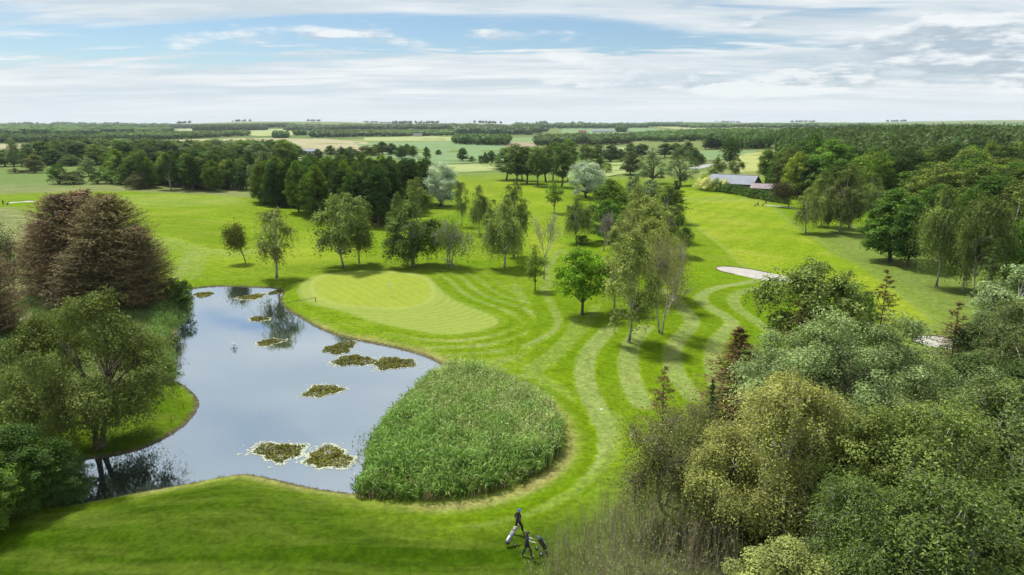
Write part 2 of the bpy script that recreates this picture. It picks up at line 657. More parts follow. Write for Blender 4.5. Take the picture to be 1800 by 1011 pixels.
STRIPES = [([(1070, 582), (1034, 621), (1025, 652), (1034, 689), (1052, 718), (1063, 744), (1058, 775), (1034, 814), (988, 845), (945, 870), (890, 888), (800, 903)], 2.2, 1.0),
           ([(1062, 728), (1064, 760), (1050, 796), (1015, 835), (965, 866), (905, 890), (830, 906)], 3.4, 0.62),
           ([(1135, 580), (1112, 600), (1104, 625), (1104, 652), (1112, 680), (1130, 710)], 2.3, 1.0),
           ([(1150, 500), (1185, 530), (1206, 552), (1220, 568), (1205, 588), (1184, 608), (1181, 637), (1190, 667), (1222, 702)], 2.1, 1.0),
           ([(1330, 494), (1270, 503), (1235, 514), (1230, 527), (1240, 541), (1270, 556), (1290, 568), (1278, 582), (1258, 602), (1252, 630), (1256, 665), (1275, 700)], 2.0, 1.0),
           ([(1350, 505), (1318, 510), (1293, 518), (1287, 529), (1296, 545), (1322, 560), (1360, 584)], 1.9, 0.9),
           ([(955, 500), (965, 530), (985, 560), (970, 590), (925, 612)], 1.3, 0.7),
           ([(1010, 560), (1005, 590), (975, 620), (930, 645)], 1.4, 0.7),
           ([(905, 668), (955, 645), (998, 612), (1030, 575), (1048, 540)], 1.5, 0.65), ([(860, 640), (905, 628), (945, 605)], 1.2, 0.5), ([(1000, 705), (985, 680), (940, 655)], 1.6, 0.6),
           ([(905, 500), (925, 530), (935, 560), (915, 590)], 1.2, 0.5),
           ([(985, 395), (970, 420), (1000, 450)], 1.5, 0.5),
           ([(1000, 420), (960, 470), (965, 500)], 1.5, 0.6),
           ([(930, 640), (860, 612), (800, 600)], 1.0, 0.4),
           ([(360, 425), (345, 450), (318, 475), (310, 490)], 1.2, 0.55)]
LINES = [(1360, 372, 1640, 575, 0.5), (1206, 385, 1308, 466, 0.35)]

near = (fy > 28) & (fy < 420) & (np.abs(fx) < 220)
close = (fy > 28) & (fy < 150) & (np.abs(fx) < 75)


def masked(fn, m, fill):
    o = np.full(fx.shape, fill, float)
    o[m] = fn(fx[m], fy[m])
    return o


sd_green = masked(lambda a, b: sd_poly(GREEN, a, b), close, 99)
sd_apron = masked(lambda a, b: sd_poly(APRON, a, b), close, 99)
sd_pond = masked(lambda a, b: sd_poly(POND, a, b), close, 99)
sd_reed = masked(lambda a, b: sd_poly(REED, a, b), close, 99)
sd_fr = masked(lambda a, b: sd_poly(FAIR_R, a, b), near, 99)
sd_fl = masked(lambda a, b: sd_poly(FAIR_L, a, b), near, 99)
sd_g2 = masked(lambda a, b: sd_poly(GREEN2, a, b), near, 99)
sd_fc = masked(lambda a, b: sd_poly(FAIR_C, a, b), near, 99)
A_green = 1 - sstep(-0.6, 0.6, sd_green)
ring = np.exp(-((sd_green - 0.7) / 0.55) ** 2)
A_apron = np.clip((1 - sstep(-0.3, 0.35, sd_apron)) , 0, 1)
A_fair = np.maximum.reduce([1 - sstep(-0.5, 0.5, sd_fr), 0.9 * (1 - sstep(-3, 2, sd_fc)), 0.75 * (1 - sstep(-4, 3, sd_fl)), (1 - sstep(-0.6, 0.6, sd_g2))])
stripe = np.zeros_like(fx)
pos = np.zeros_like(fx)
FAR_SHADE_STRIPE = np.zeros_like(fx)
for px_line, wd, amt in STRIPES:
    ln = chaikin(flats(px_line), 2, closed=False)
    d = masked(lambda a, b: d_line(ln, a, b), close, 99)
    pos = np.maximum(pos, amt * (1 - sstep(wd * 0.5 - 0.12, wd * 0.5 + 0.42, d)))
for px_line, wd, amt in [([(238, 384), (300, 396), (370, 414), (430, 426)], 24, -0.6), ([(300, 370), (400, 364), (500, 376)], 24, -0.4), ([(470, 352), (520, 366), (575, 398)], 26, -0.5), ([(290, 425), (340, 434), (420, 440)], 14, 0.45),  # broad strokes paint relief shading and the round wood's shadow; narrow ones are mown
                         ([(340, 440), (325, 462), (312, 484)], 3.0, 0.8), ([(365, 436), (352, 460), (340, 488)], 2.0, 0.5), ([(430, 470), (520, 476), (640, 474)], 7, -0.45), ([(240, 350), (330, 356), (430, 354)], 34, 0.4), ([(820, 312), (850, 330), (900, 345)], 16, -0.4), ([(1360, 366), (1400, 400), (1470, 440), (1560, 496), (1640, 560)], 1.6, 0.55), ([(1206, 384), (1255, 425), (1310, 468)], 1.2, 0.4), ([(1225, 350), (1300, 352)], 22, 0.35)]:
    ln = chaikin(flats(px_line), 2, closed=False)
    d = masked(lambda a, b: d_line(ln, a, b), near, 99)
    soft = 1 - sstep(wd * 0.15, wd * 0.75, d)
    FAR_SHADE_STRIPE = np.where(np.abs(amt * soft) > np.abs(FAR_SHADE_STRIPE), amt * soft, FAR_SHADE_STRIPE)
# between the light passes the grass lies the other way
zone = masked(lambda a, b: sd_poly(chaikin(flats([(960, 500), (1150, 490), (1400, 505), (1420, 600), (1300, 720), (1100, 760), (1010, 900), (700, 960), (600, 900), (900, 880), (1000, 800), (1010, 720), (930, 640), (880, 590)]), 1), a, b), close, 99)
zin = 1 - sstep(-2.0, 2.5, zone)
stripe = pos - zin * (1 - pos) * 0.75
rings = np.sin(sd_apron * 2 * math.pi / 2.7 + 0.6) * np.exp(-((sd_apron - 4) / 7.0) ** 2) * sstep(0.3, 1.2, sd_apron)
gc = APRON.mean(0)
side = sstep(-2, 10, fx - gc[0])
stripe = np.where(np.abs(stripe) > np.abs(rings * side * 0.8), stripe, rings * side * 0.8 + stripe)
A_dry = np.exp(-((sd_reed - 0.7) / 0.75) ** 2) * sstep(1.2, 3.5, sd_pond)
A_dry = np.maximum(A_dry, 0.9 * np.exp(-((sd_pond - 0.5) / 0.9) ** 2) * sstep(-30, -28, fx))
stripe = stripe * (1 - A_dry)
stripe = np.where((sd_reed > 1.5) & (sd_reed < 3.1) & (sd_pond > 3), -0.8, stripe)
stripe = np.where(np.abs(stripe) > 0.3, stripe, stripe + FAR_SHADE_STRIPE)
A_mud = np.maximum(1 - sstep(0.15, 0.5, sd_pond), 1 - sstep(-1.5, 0.1, sd_reed))
WILD = [flats(p) for p in ([(-300, 262), (150, 282), (440, 322), (452, 352), (380, 343), (240, 336), (80, 338), (-300, 352)],
                           [(-400, 372), (20, 366), (95, 378), (110, 420), (120, 540), (170, 545), (330, 505), (337, 540), (310, 640), (200, 700), (60, 740), (-400, 900)])]
A_wild = np.zeros_like(fx)
for p in WILD:
    A_wild = np.maximum(A_wild, masked(lambda a, b: 1 - sstep(-4, 4, sd_poly(p, a, b)), (fy > 28) & (fy < 700) & (np.abs(fx) < 420), 0))
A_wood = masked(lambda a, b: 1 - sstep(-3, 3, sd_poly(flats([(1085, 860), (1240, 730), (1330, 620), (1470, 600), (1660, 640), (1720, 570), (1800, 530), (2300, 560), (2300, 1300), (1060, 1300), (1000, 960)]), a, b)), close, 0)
A_shade_olive = masked(lambda a, b: 1 - sstep(-3.5, 2.5, sd_poly(flats([(-400, 930), (100, 886), (250, 862), (400, 832), (470, 836), (530, 852), (600, 868), (660, 900), (780, 925), (880, 915), (960, 905), (1100, 900), (1400, 1300), (-900, 1300)]), a, b)), close, 0) * sstep(0.2, 1.5, sd_pond)  # foreground cloud shadow and corner darkening painted into the turf colour
A_shade_olive = np.maximum(A_shade_olive, masked(lambda a, b: 0.7 * (1 - sstep(-2, 1.5, sd_poly(flats([(130, 812), (200, 806), (260, 788), (330, 745), (352, 712), (335, 685), (300, 664), (250, 690), (150, 760)]), a, b))), close, 0))  # the spit's own darker olive turf
A_shade_olive = np.maximum(A_shade_olive, ((fy < 33) & (np.abs(fx) < 75)) * 1.0)
mow = np.zeros_like(fx)
mow += (sd_green < 0) * np.sin((fx * 0.8 + fy * 0.6) * 2 * math.pi / 1.7) * 0.55
mow += ((sd_green >= 0) & (sd_apron < 0)) * np.sin(sd_green * 2 * math.pi / 1.5) * 0.75
out_ = close & (sd_apron >= 0) & (sd_pond > 0.5)
mow += out_ * np.sin(np.minimum(sd_pond, sd_reed) * 2 * math.pi / 1.55 + 0.8 * vnoise(fx, fy, 14, 31)) * (0.5 + 0.4 * vnoise(fx, fy, 11, 32))
mow += ((sd_fr < 0) & ~close) * np.sin((fx * 0.86 - fy * 0.5) * 2 * math.pi / 5.5) * 0.6
mow += ((sd_fl < 4) & ~close) * np.sin((fx * 0.25 + fy * 0.97 + 2.5 * vnoise(fx, fy, 40, 33)) * 2 * math.pi / 6.5) * 0.55
A_dull = masked(lambda a, b: 1 - sstep(-4, 3, sd_poly(flats([(1425, 412), (1500, 460), (1560, 498), (1640, 560), (1500, 585), (1480, 640), (1700, 640), (1820, 560), (1820, 440), (1600, 420), (1500, 395)]), a, b)), near, 0)
far_m = sstep(330, 430, np.hypot(fx, fy))
gv_ = np.arange(len(xs) * len(ys)).reshape(len(ys), len(xs))
GQ = np.stack([gv_[:-1, :-1], gv_[:-1, 1:], gv_[1:, 1:], gv_[1:, :-1]], -1).reshape(-1, 4)


def ground_mat():
    m, t = new_mat('turf')
    geo = t.add('ShaderNodeNewGeometry')
    pos_ = geo.outputs['Position']
    a = lambda n: t.attr(n).outputs['Fac']
    n_big = t.noise(pos_, 0.035, 3, 0.5)
    n_mid = t.noise(pos_, 0.16, 5, 0.6)
    n_fine = t.noise(pos_, 2.3, 4, 0.72)
    mp = t.add('ShaderNodeMapping')
    mp.inputs['Scale'].default_value = (0.06, 0.5, 1)
    t.link(pos_, mp.inputs[0])
    n_str = t.noise(mp.outputs[0], 1.0, 5, 0.62, dist=0.6)
    rough = t.mix(t.smooth(n_mid, 0.3, 0.7), (0.086, 0.150, 0.002), (0.122, 0.186, 0.005))
    rough = t.mix(t.smooth(n_str, 0.35, 0.68, 0.0, 0.75), rough, (0.140, 0.188, 0.018))
    rough = t.mix(t.smooth(n_big, 0.40, 0.62, 0.0, 0.7), rough, (0.092, 0.165, 0.002))
    c = rough
    fair = t.mix(t.smooth(n_mid, 0.3, 0.7), (0.160, 0.215, 0.012), (0.190, 0.235, 0.020))
    fair = t.mix(t.smooth(n_str, 0.4, 0.7, 0, 0.5), fair, (0.130, 0.196, 0.006))
    fair = t.mix(t.smooth(n_big, 0.40, 0.60, 0.0, 0.65), fair, (0.108, 0.182, 0.003))
    n_roll = t.noise(pos_, 0.075, 3, 0.6, dist=0.8)
    fair = t.mix(t.smooth(n_roll, 0.50, 0.68, 0.0, 0.55), fair, (0.205, 0.232, 0.030))
    c = t.mix(a('fair'), c, fair)
    # mown passes, and relief shading painted into the far turf
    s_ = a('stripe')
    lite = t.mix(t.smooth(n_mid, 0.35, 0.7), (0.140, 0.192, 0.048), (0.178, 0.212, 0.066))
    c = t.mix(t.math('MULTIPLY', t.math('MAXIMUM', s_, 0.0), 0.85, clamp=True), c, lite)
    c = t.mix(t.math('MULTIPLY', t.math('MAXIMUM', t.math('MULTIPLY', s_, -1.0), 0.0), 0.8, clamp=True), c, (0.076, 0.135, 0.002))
    c = t.mix(t.math('MULTIPLY', a('apron'), 0.85), c, t.mix(n_mid, (0.180, 0.232, 0.042), (0.205, 0.248, 0.062)))
    c = t.mix(a('green'), c, t.mix(n_mid, (0.188, 0.238, 0.028), (0.208, 0.252, 0.036)))
    c = t.mix(t.math('MULTIPLY', a('ring'), 0.6), c, (0.245, 0.280, 0.065))
    c = t.mix(t.math('MULTIPLY', a('dry'), t.smooth(n_mid, 0.25, 0.65, 0.2, 0.95)), c, (0.215, 0.200, 0.072))
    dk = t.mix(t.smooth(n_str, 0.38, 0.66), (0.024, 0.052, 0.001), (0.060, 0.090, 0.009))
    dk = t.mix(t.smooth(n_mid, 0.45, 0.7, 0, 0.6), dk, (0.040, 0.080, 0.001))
    c = t.mix(a('shade_olive'), c, dk)
    c = t.mix(t.math('MULTIPLY', a('dull'), 0.8), c, t.mix(n_mid, (0.095, 0.140, 0.026), (0.130, 0.165, 0.045)))
    wild = t.mix(t.smooth(n_str, 0.3, 0.7), (0.085, 0.125, 0.028), (0.205, 0.205, 0.095))
    c = t.mix(a('wild'), c, wild)
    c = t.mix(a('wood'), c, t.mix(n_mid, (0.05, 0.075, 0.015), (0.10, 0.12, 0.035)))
    c = t.mix(a('mud'), c, t.mix(n_fine, (0.05, 0.042, 0.03), (0.13, 0.108, 0.075)))
    # far farmland
    vor = t.add('ShaderNodeTexVoronoi')
    mv = t.add('ShaderNodeMapping')
    mv.inputs['Rotation'].default_value = (0, 0, 0.3)
    mv.inputs['Scale'].default_value = (1 / 420, 1 / 620, 0)
    t.link(pos_, mv.inputs[0])
    t.link(mv.outputs[0], vor.inputs['Vector'])
    vor.inputs['Scale'].default_value = 1.0
    sc_ = t.add('ShaderNodeSeparateColor')
    t.link(vor.outputs['Color'], sc_.inputs[0])
    f1 = t.mix(sc_.outputs[0], (0.075, 0.130, 0.032), (0.190, 0.200, 0.075))
    f1 = t.mix(t.smooth(sc_.outputs[1], 0.5, 0.75), f1, (0.085, 0.150, 0.030))
    f1 = t.mix(t.smooth(n_str, 0.3, 0.7, 0, 0.3), f1, (0.155, 0.165, 0.075))
    c = t.mix(a('far'), c, f1)
    n_tuft = t.noise(pos_, 0.75, 4, 0.66)
    grain = t.math('MULTIPLY', t.smooth(n_fine, 0.25, 0.75, 0.70, 1.30), t.smooth(n_tuft, 0.28, 0.72, 0.84, 1.16))
    grain = t.math('ADD', t.math('MULTIPLY', t.math('SUBTRACT', grain, 1.0), t.smooth(t.math('MAXIMUM', a('green'), a('apron')), 0, 1, 1.0, 0.35)), 1.0)
    grain = t.math('MULTIPLY', grain, t.math('ADD', 1.0, t.math('MULTIPLY', a('mow'), 0.085)))
    gc_ = t.comb(grain, grain, grain)
    c = t.mix(1.0, c, gc_, 'MULTIPLY')
    bs = t.add('ShaderNodeBsdfPrincipled')
    bs.inputs['Roughness'].default_value = 0.9
    bs.inputs['Specular IOR Level'].default_value = 0.02
    t.link(c, bs.inputs['Base Color'])
    bp = t.add('ShaderNodeBump')
    bp.inputs['Strength'].default_value = 0.35
    bp.inputs['Distance'].default_value = 0.12
    t.link(t.math('ADD', n_fine, t.math('MULTIPLY', n_mid, 1.2)), bp.inputs['Height'])
    t.link(bp.outputs[0], bs.inputs['Normal'])
    out = t.add('ShaderNodeOutputMaterial')
    t.link(bs.outputs[0], out.inputs[0])
    return m


TURF = ground_mat()
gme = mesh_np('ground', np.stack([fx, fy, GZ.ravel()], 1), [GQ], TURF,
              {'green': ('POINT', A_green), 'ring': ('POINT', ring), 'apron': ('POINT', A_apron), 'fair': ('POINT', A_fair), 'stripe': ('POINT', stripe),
               'dry': ('POINT', A_dry), 'wild': ('POINT', A_wild), 'mud': ('POINT', A_mud), 'far': ('POINT', far_m), 'shade_olive': ('POINT', A_shade_olive), 'mow': ('POINT', mow), 'dull': ('POINT', A_dull), 'wood': ('POINT', A_wood)}, smooth=True)
ground = tag(link('ground', gme), kind='structure')


# ------------------------------------------------------------------ sheets draped on the ground
def drape(name, poly, mat, lift, cell):
    """a flat patch cut along a grid so that it follows the ground"""
    bm = bmesh.new()
    vsx = [bm.verts.new((x, y, 0)) for x, y in poly]
    bm.faces.new(vsx)
    P = np.asarray(poly)
    lo, hi = P.min(0), P.max(0)
    for ax in (0, 1):
        k = int((hi[ax] - lo[ax]) / cell)
        for i in range(1, min(k, 60) + 1):
            co = [0, 0, 0]
            co[ax] = lo[ax] + (hi[ax] - lo[ax]) * i / (min(k, 60) + 1)
            no = [0, 0, 0]
            no[ax] = 1
            bmesh.ops.bisect_plane(bm, geom=bm.verts[:] + bm.edges[:] + bm.faces[:], plane_co=co, plane_no=no)
    bmesh.ops.triangulate(bm, faces=bm.faces[:])
    X = np.array([v_.co.x for v_ in bm.verts])
    Y = np.array([v_.co.y for v_ in bm.verts])
    Z = height(X, Y)
    for v_, z in zip(bm.verts, Z):
        v_.co.z = z + lift
    bmesh.ops.recalc_face_normals(bm, faces=bm.faces[:])
    if bm.faces[:] and bm.faces[0].normal.z < 0:
        bmesh.ops.reverse_faces(bm, faces=bm.faces[:])
    me = bpy.data.meshes.new(name)
    bm.to_mesh(me)
    bm.free()
    me.materials.append(mat)
    return link(name, me)


def field_mat(name, c1, c2):
    m, t = new_mat(name)
    geo = t.add('ShaderNodeNewGeometry')
    mp = t.add('ShaderNodeMapping')
    mp.inputs['Rotation'].default_value = (0, 0, 0.2)
    mp.inputs['Scale'].default_value = (0.004, 0.03, 1)
    t.link(geo.outputs['Position'], mp.inputs[0])
    n = t.noise(mp.outputs[0], 1.0, 5, 0.6)
    bs = t.add('ShaderNodeBsdfPrincipled')
    bs.inputs['Roughness'].default_value = 0.95
    t.link(t.mix(t.smooth(n, 0.3, 0.7), c1, c2), bs.inputs['Base Color'])
    out = t.add('ShaderNodeOutputMaterial')
    t.link(bs.outputs[0], out.inputs[0])
    return m


FM = {'beige': field_mat('hay_field', (0.21, 0.19, 0.095), (0.27, 0.25, 0.12)), 'lime': field_mat('young_crop', (0.185, 0.235, 0.06), (0.23, 0.26, 0.08)),
      'green': field_mat('green_crop', (0.085, 0.155, 0.045), (0.11, 0.185, 0.05)), 'soil': field_mat('bare_soil', (0.19, 0.15, 0.10), (0.25, 0.20, 0.13)),
      'pale': field_mat('pale_crop', (0.19, 0.23, 0.10), (0.24, 0.27, 0.13)), 'ripe': field_mat('ripe_crop', (0.21, 0.24, 0.05), (0.26, 0.28, 0.07))}
FIELDS = [('beige', [(190, 250), (430, 243), (560, 244), (650, 250), (640, 258), (300, 263), (190, 259)]), ('lime', [(440, 228), (548, 226), (548, 237), (450, 240), (425, 236)]),
          ('beige', [(430, 260), (660, 257), (670, 268), (430, 272)]), ('lime', [(640, 242), (800, 239), (900, 241), (880, 247), (640, 249)]),
          ('green', [(620, 250), (890, 248), (885, 284), (740, 290), (660, 272)]), ('ripe', [(1284, 279), (1312, 270), (1350, 266), (1352, 288), (1335, 304), (1282, 303)]),
          ('green', [(1224, 266), (1290, 265), (1335, 266), (1300, 278), (1230, 284)]), ('green', [(990, 226), (1120, 224), (1170, 229), (1080, 236), (985, 234)]),
          ('pale', [(1290, 246), (1345, 247), (1345, 253), (1290, 252)]), ('green', [(890, 243), (990, 240), (1000, 249), (890, 251)]),
          ('soil', [(885, 251), (948, 250), (945, 257), (885, 258)]), ('pale', [(310, 228), (420, 225), (430, 229), (320, 233)]),
          ('beige', [(-200, 256), (190, 253), (140, 261), (-200, 264)]), ('pale', [(960, 262), (1095, 259), (1225, 264), (1220, 270), (1090, 268)]),
          ('lime', [(895, 300), (1040, 286), (1100, 286), (1100, 305), (1060, 312)]), ('lime', [(1140, 222), (1340, 221), (1345, 227), (1190, 228)]), ('green', [(700, 226), (800, 225), (820, 231), (720, 233)]),
          ('pale', [(330, 285), (560, 276), (540, 284), (400, 292)]), ('lime', [(740, 292), (890, 287), (885, 299), (745, 305)])]
for k, p in FIELDS:
    poly = np.array([gp(x, y)[:2] for x, y in p])
    dist = np.linalg.norm(poly.mean(0))
    lift = 0.05 + 0.00022 * dist
    tag(drape('field', poly, FM[k], lift, dist * 0.05), kind='structure')

SAND = plain('sand', (0.31, 0.295, 0.265), 0.95, noise_s=0.9, noise_amt=0.14, bump=0.25)
TRACK = plain('gravel_track', (0.26, 0.26, 0.26), 0.95, noise_s=0.6, noise_amt=0.15)
LIP = plain('bunker_lip', (0.10, 0.085, 0.05), 0.95, noise_s=2.0, noise_amt=0.3)


def bunker(name, px):
    poly = chaikin(np.array([gp(x, y)[:2] for x, y in px]), 2)
    o = tag(drape(name, poly, SAND, 0.012, 0.8), kind='structure')
    # turf lip on the far side
    g = Geo()
    n = len(poly)
    c = poly.mean(0)
    Z = height(poly[:, 0], poly[:, 1])
    P = np.column_stack([poly + (poly - c) / np.linalg.norm(poly - c, axis=1)[:, None] * 0.1, Z])
    sel = [i for i in range(n) if poly[i, 1] >= c[1] - 0.6]
    start = max(range(len(sel)), key=lambda i: (sel[i] - sel[i - 1]) % n if len(sel) > 1 else 0)
    sel = sel[start:] + sel[:start]
    path = P[sel] + np.array([0, 0, 0.02])
    g.tube(path, 0.13, 5)
    e = link('bunker_lip', g.mesh('bunker_lip', LIP, True), o)
    return o


bunker('bunker', [(1256, 470), (1275, 468), (1310, 472), (1345, 479), (1385, 486), (1402, 493), (1375, 497), (1335, 492), (1295, 483), (1265, 477)])
bunker('bunker', [(1600, 592), (1640, 590), (1680, 598), (1712, 606), (1700, 616), (1650, 612), (1610, 603)])
bunker('bunker', [(12, 356), (30, 354), (60, 353), (64, 356), (40, 358), (16, 358)])
bunker('bunker', [(838, 294), (850, 292), (862, 293), (858, 296), (842, 296)])


def strip(name, px, width, mat, lift=0.01):
    ln = chaikin(np.array([gp(x, y)[:2] for x, y in px]), 2, closed=False)
    T = np.gradient(ln, axis=0)
    T /= np.linalg.norm(T, axis=1)[:, None]
    Nn = np.stack([-T[:, 1], T[:, 0]], 1)
    poly = np.vstack([ln + Nn * width / 2, (ln - Nn * width / 2)[::-1]])
    return tag(drape(name, poly, mat, lift, max(1.0, width * 0.8)), kind='structure')


strip('track', [(1215, 297), (1232, 294), (1244, 290), (1262, 288), (1280, 287)], 9, TRACK, 0.12)
strip('path', [(1345, 361), (1372, 363), (1400, 367)], 1.8, TRACK, 0.03)
strip('path', [(-30, 604), (15, 592), (40, 566), (52, 549)], 1.2, plain('sandy_path', (0.24, 0.21, 0.13), 0.95, noise_s=1.5), 0.012)

# ------------------------------------------------------------------ pond water
def water_mat():
    m, t = new_mat('pond_water')
    geo = t.add('ShaderNodeNewGeometry')
    n1_ = t.noise(geo.outputs['Position'], 2.4, 3, 0.55)
    n2_ = t.noise(geo.outputs['Position'], 0.10, 2, 0.5)
    bp = t.add('ShaderNodeBump')
    t.link(t.smooth(n2_, 0.35, 0.65, 0.02, 0.10), bp.inputs['Strength'])
    bp.inputs['Distance'].default_value = 0.05
    t.link(n1_, bp.inputs['Height'])
    bs = t.add('ShaderNodeBsdfPrincipled')
    bs.inputs['Base Color'].default_value = (0.030, 0.040, 0.042, 1)
    bs.inputs['Roughness'].default_value = 0.03
    bs.inputs['IOR'].default_value = 1.6
    t.link(bp.outputs[0], bs.inputs['Normal'])
    gl = t.add('ShaderNodeBsdfGlossy')
    gl.inputs['Roughness'].default_value = 0.025
    gl.inputs['Color'].default_value = (0.86, 0.93, 1.0, 1)
    t.link(bp.outputs[0], gl.inputs['Normal'])
    mx = t.add('ShaderNodeMixShader')
    mx.inputs[0].default_value = 0.62
    t.link(bs.outputs[0], mx.inputs[1])
    t.link(gl.outputs[0], mx.inputs[2])
    out = t.add('ShaderNodeOutputMaterial')
    t.link(mx.outputs[0], out.inputs[0])
    return m


bm = bmesh.new()
c_ = POND.mean(0)
big_pond = []
for i in range(len(POND)):
    T_ = POND[(i + 1) % len(POND)] - POND[i - 1]
    nrm = np.array([T_[1], -T_[0]])
    nrm /= np.linalg.norm(nrm)
    q = POND[i] + nrm * 0.25
    if float(sd_poly(POND, np.array([q[0]]), np.array([q[1]]))[0]) < 0:
        q = POND[i] - nrm * 0.25
    big_pond.append(q)
bm.faces.new([bm.verts.new((x, y, WATER)) for x, y in big_pond])
bmesh.ops.triangulate(bm, faces=bm.faces[:])
bmesh.ops.recalc_face_normals(bm, faces=bm.faces[:])
if bm.faces[0].normal.z < 0 if (bm.faces.ensure_lookup_table() or True) else False:
    bmesh.ops.reverse_faces(bm, faces=bm.faces[:])
pme = bpy.data.meshes.new('pond')
bm.to_mesh(pme)
bm.free()
pme.materials.append(water_mat())
tag(link('pond', pme), kind='structure')

# ------------------------------------------------------------------ tree kinds (each in metres, foot at the origin)
def unit(n, r):
    v_ = r.normal(size=(n, 3))
    return v_ / np.linalg.norm(v_, axis=1)[:, None]


def bez(a, b, c, n=6):
    t = np.linspace(0, 1, n)[:, None]
    return (1 - t) ** 2 * a + 2 * t * (1 - t) * b + t * t * c


def rot_about(v_, k, ang):
    k = k / np.linalg.norm(k)
    return v_ * math.cos(ang) + np.cross(k, v_) * math.sin(ang) + k * np.dot(k, v_) * (1 - math.cos(ang))


class TreeGeo:
    def __init__(self, H, W, bark):
        self.H, self.W, self.bark = H, W, bark
        self.trunk, self.crown = Geo(), Geo()


def trunk_and_limbs(T, r, targets, base_r, lean=0.03, top=0.8, stems=1, split=0.12, limb_r=0.28, sides=7):
    H = T.H
    out = []
    for s_ in range(stems):
        a = r.uniform(0, 6.28) + s_ * 2 * math.pi / stems
        sp = (split if stems > 1 else lean) * H
        e = np.array([math.cos(a) * sp, math.sin(a) * sp, top * H])
        p0 = np.array([math.cos(a) * base_r * (0.8 if stems > 1 else 0), math.sin(a) * base_r * (0.8 if stems > 1 else 0), -0.25])
        mid = p0 * 0.5 + e * 0.5 + np.array([r.normal() * 0.02 * H, r.normal() * 0.02 * H, -0.03 * H]) - np.array([e[0], e[1], 0]) * (0.12 if stems > 1 else 0)
        path = bez(p0, mid, e, 9)
        k = np.linspace(0, 1, 9)
        rad = base_r * (1.0 / math.sqrt(stems)) * ((1 - k) ** 0.85 * 0.9 + 0.1)
        rad[0] *= 1.35
        T.trunk.tube(path, rad, sides)
        out.append((path, rad))
    for tg in targets:
        path, rad = out[int(r.integers(len(out)))]
        if stems > 1:
            path, rad = min(out, key=lambda q: np.linalg.norm((q[0][-1] - tg)[:2]))
        zf = np.clip(tg[2] / H - r.uniform(0.16, 0.34), 0.14, 0.76)
        i = int(np.argmin(np.abs(path[:, 2] - zf * H)))
        i = min(max(i, 1), 7)
        a = path[i]
        b = a * 0.45 + tg * 0.55 + np.array([0, 0, 0.06 * H])
        p = bez(a, b, tg, 6)
        T.trunk.tube(p, rad[i] * limb_r * np.linspace(1.6, 0.25, 6) + 0.006, 4)
    return out


def env_points(n, r, H, W, z0, shape, jitter=0.12, shell=0.45):
    """points through a crown; shape(f) = relative radius at relative height f in 0..1"""
    P = []
    ph = r.uniform(0, 6.28, 4)
    while len(P) < n:
        f = r.uniform(0.02, 1.0)
        a = r.uniform(0, 6.28)
        lob = 1 + jitter * (math.sin(2 * a + ph[0] + 3 * f) + 0.7 * math.sin(3 * a + ph[1] - 5 * f) + 0.6 * math.sin(5 * a + ph[2]))
        rad = W / 2 * shape(f) * lob
        if r.uniform() > (shape(f) * 0.9 + 0.1):
            continue
        q = r.uniform() ** shell
        P.append((math.cos(a) * rad * q, math.sin(a) * rad * q, z0 + f * (H - z0)))
    return np.array(P)


def leaf_clumps(T, r, C, rad, per, size, aspect=0.6, up=0.45, flat_=0.75, droop=0.0):
    """every clump a ragged ball of leaves, thicker on top"""
    for c in C:
        k = max(4, int(per * r.uniform(0.7, 1.3)))
        rr = rad * r.uniform(0.65, 1.3)
        d = unit(k, r)
        d[:, 2] = np.where(r.uniform(size=k) < 0.62, np.abs(d[:, 2]), d[:, 2])
        q = r.uniform(0.35, 1.08, size=k) ** 0.7
        P = c + d * (rr * q)[:, None] * np.array([1, 1, flat_])
        P[:, 2] -= droop * (q * rr) ** 2 * 0.3
        N = d * 0.8 + np.array([0, 0, up]) + r.normal(size=(k, 3)) * 0.42
        T.crown.leaves(P, N, size * r.uniform(0.65, 1.3, k), np.clip(r.normal(0.5, 0.24) + r.normal(0, 0.15, k), 0, 1), aspect, r=r)


def broadleaf(seed, H=14, W=11, clumps=70, per=110, size=0.36, low=0.16, rad=1.25, stems=1, top_flat=0.62, thick=0.022):
    r = np.random.default_rng(seed)
    T = TreeGeo(H, W, BARK)
    shape = lambda f: max(0.05, (math.sin(math.pi * min(1, (f * 0.93 + 0.07)) ** 0.72)) ** top_flat)
    C = env_points(clumps, r, H - rad * 0.6, W - rad * 1.4, low * H, shape, 0.10, 0.38)
    trunk_and_limbs(T, r, C[:: max(1, clumps // 16)], thick * H, stems=stems)
    leaf_clumps(T, r, C, rad, per, size, up=0.55)
    inner = env_points(clumps // 2, r, H * 0.9, W * 0.62, low * H + 0.5, shape, 0.05, 0.7)
    leaf_clumps(T, r, inner, rad * 1.1, per * 0.45, size * 1.25, up=0.3)
    return T


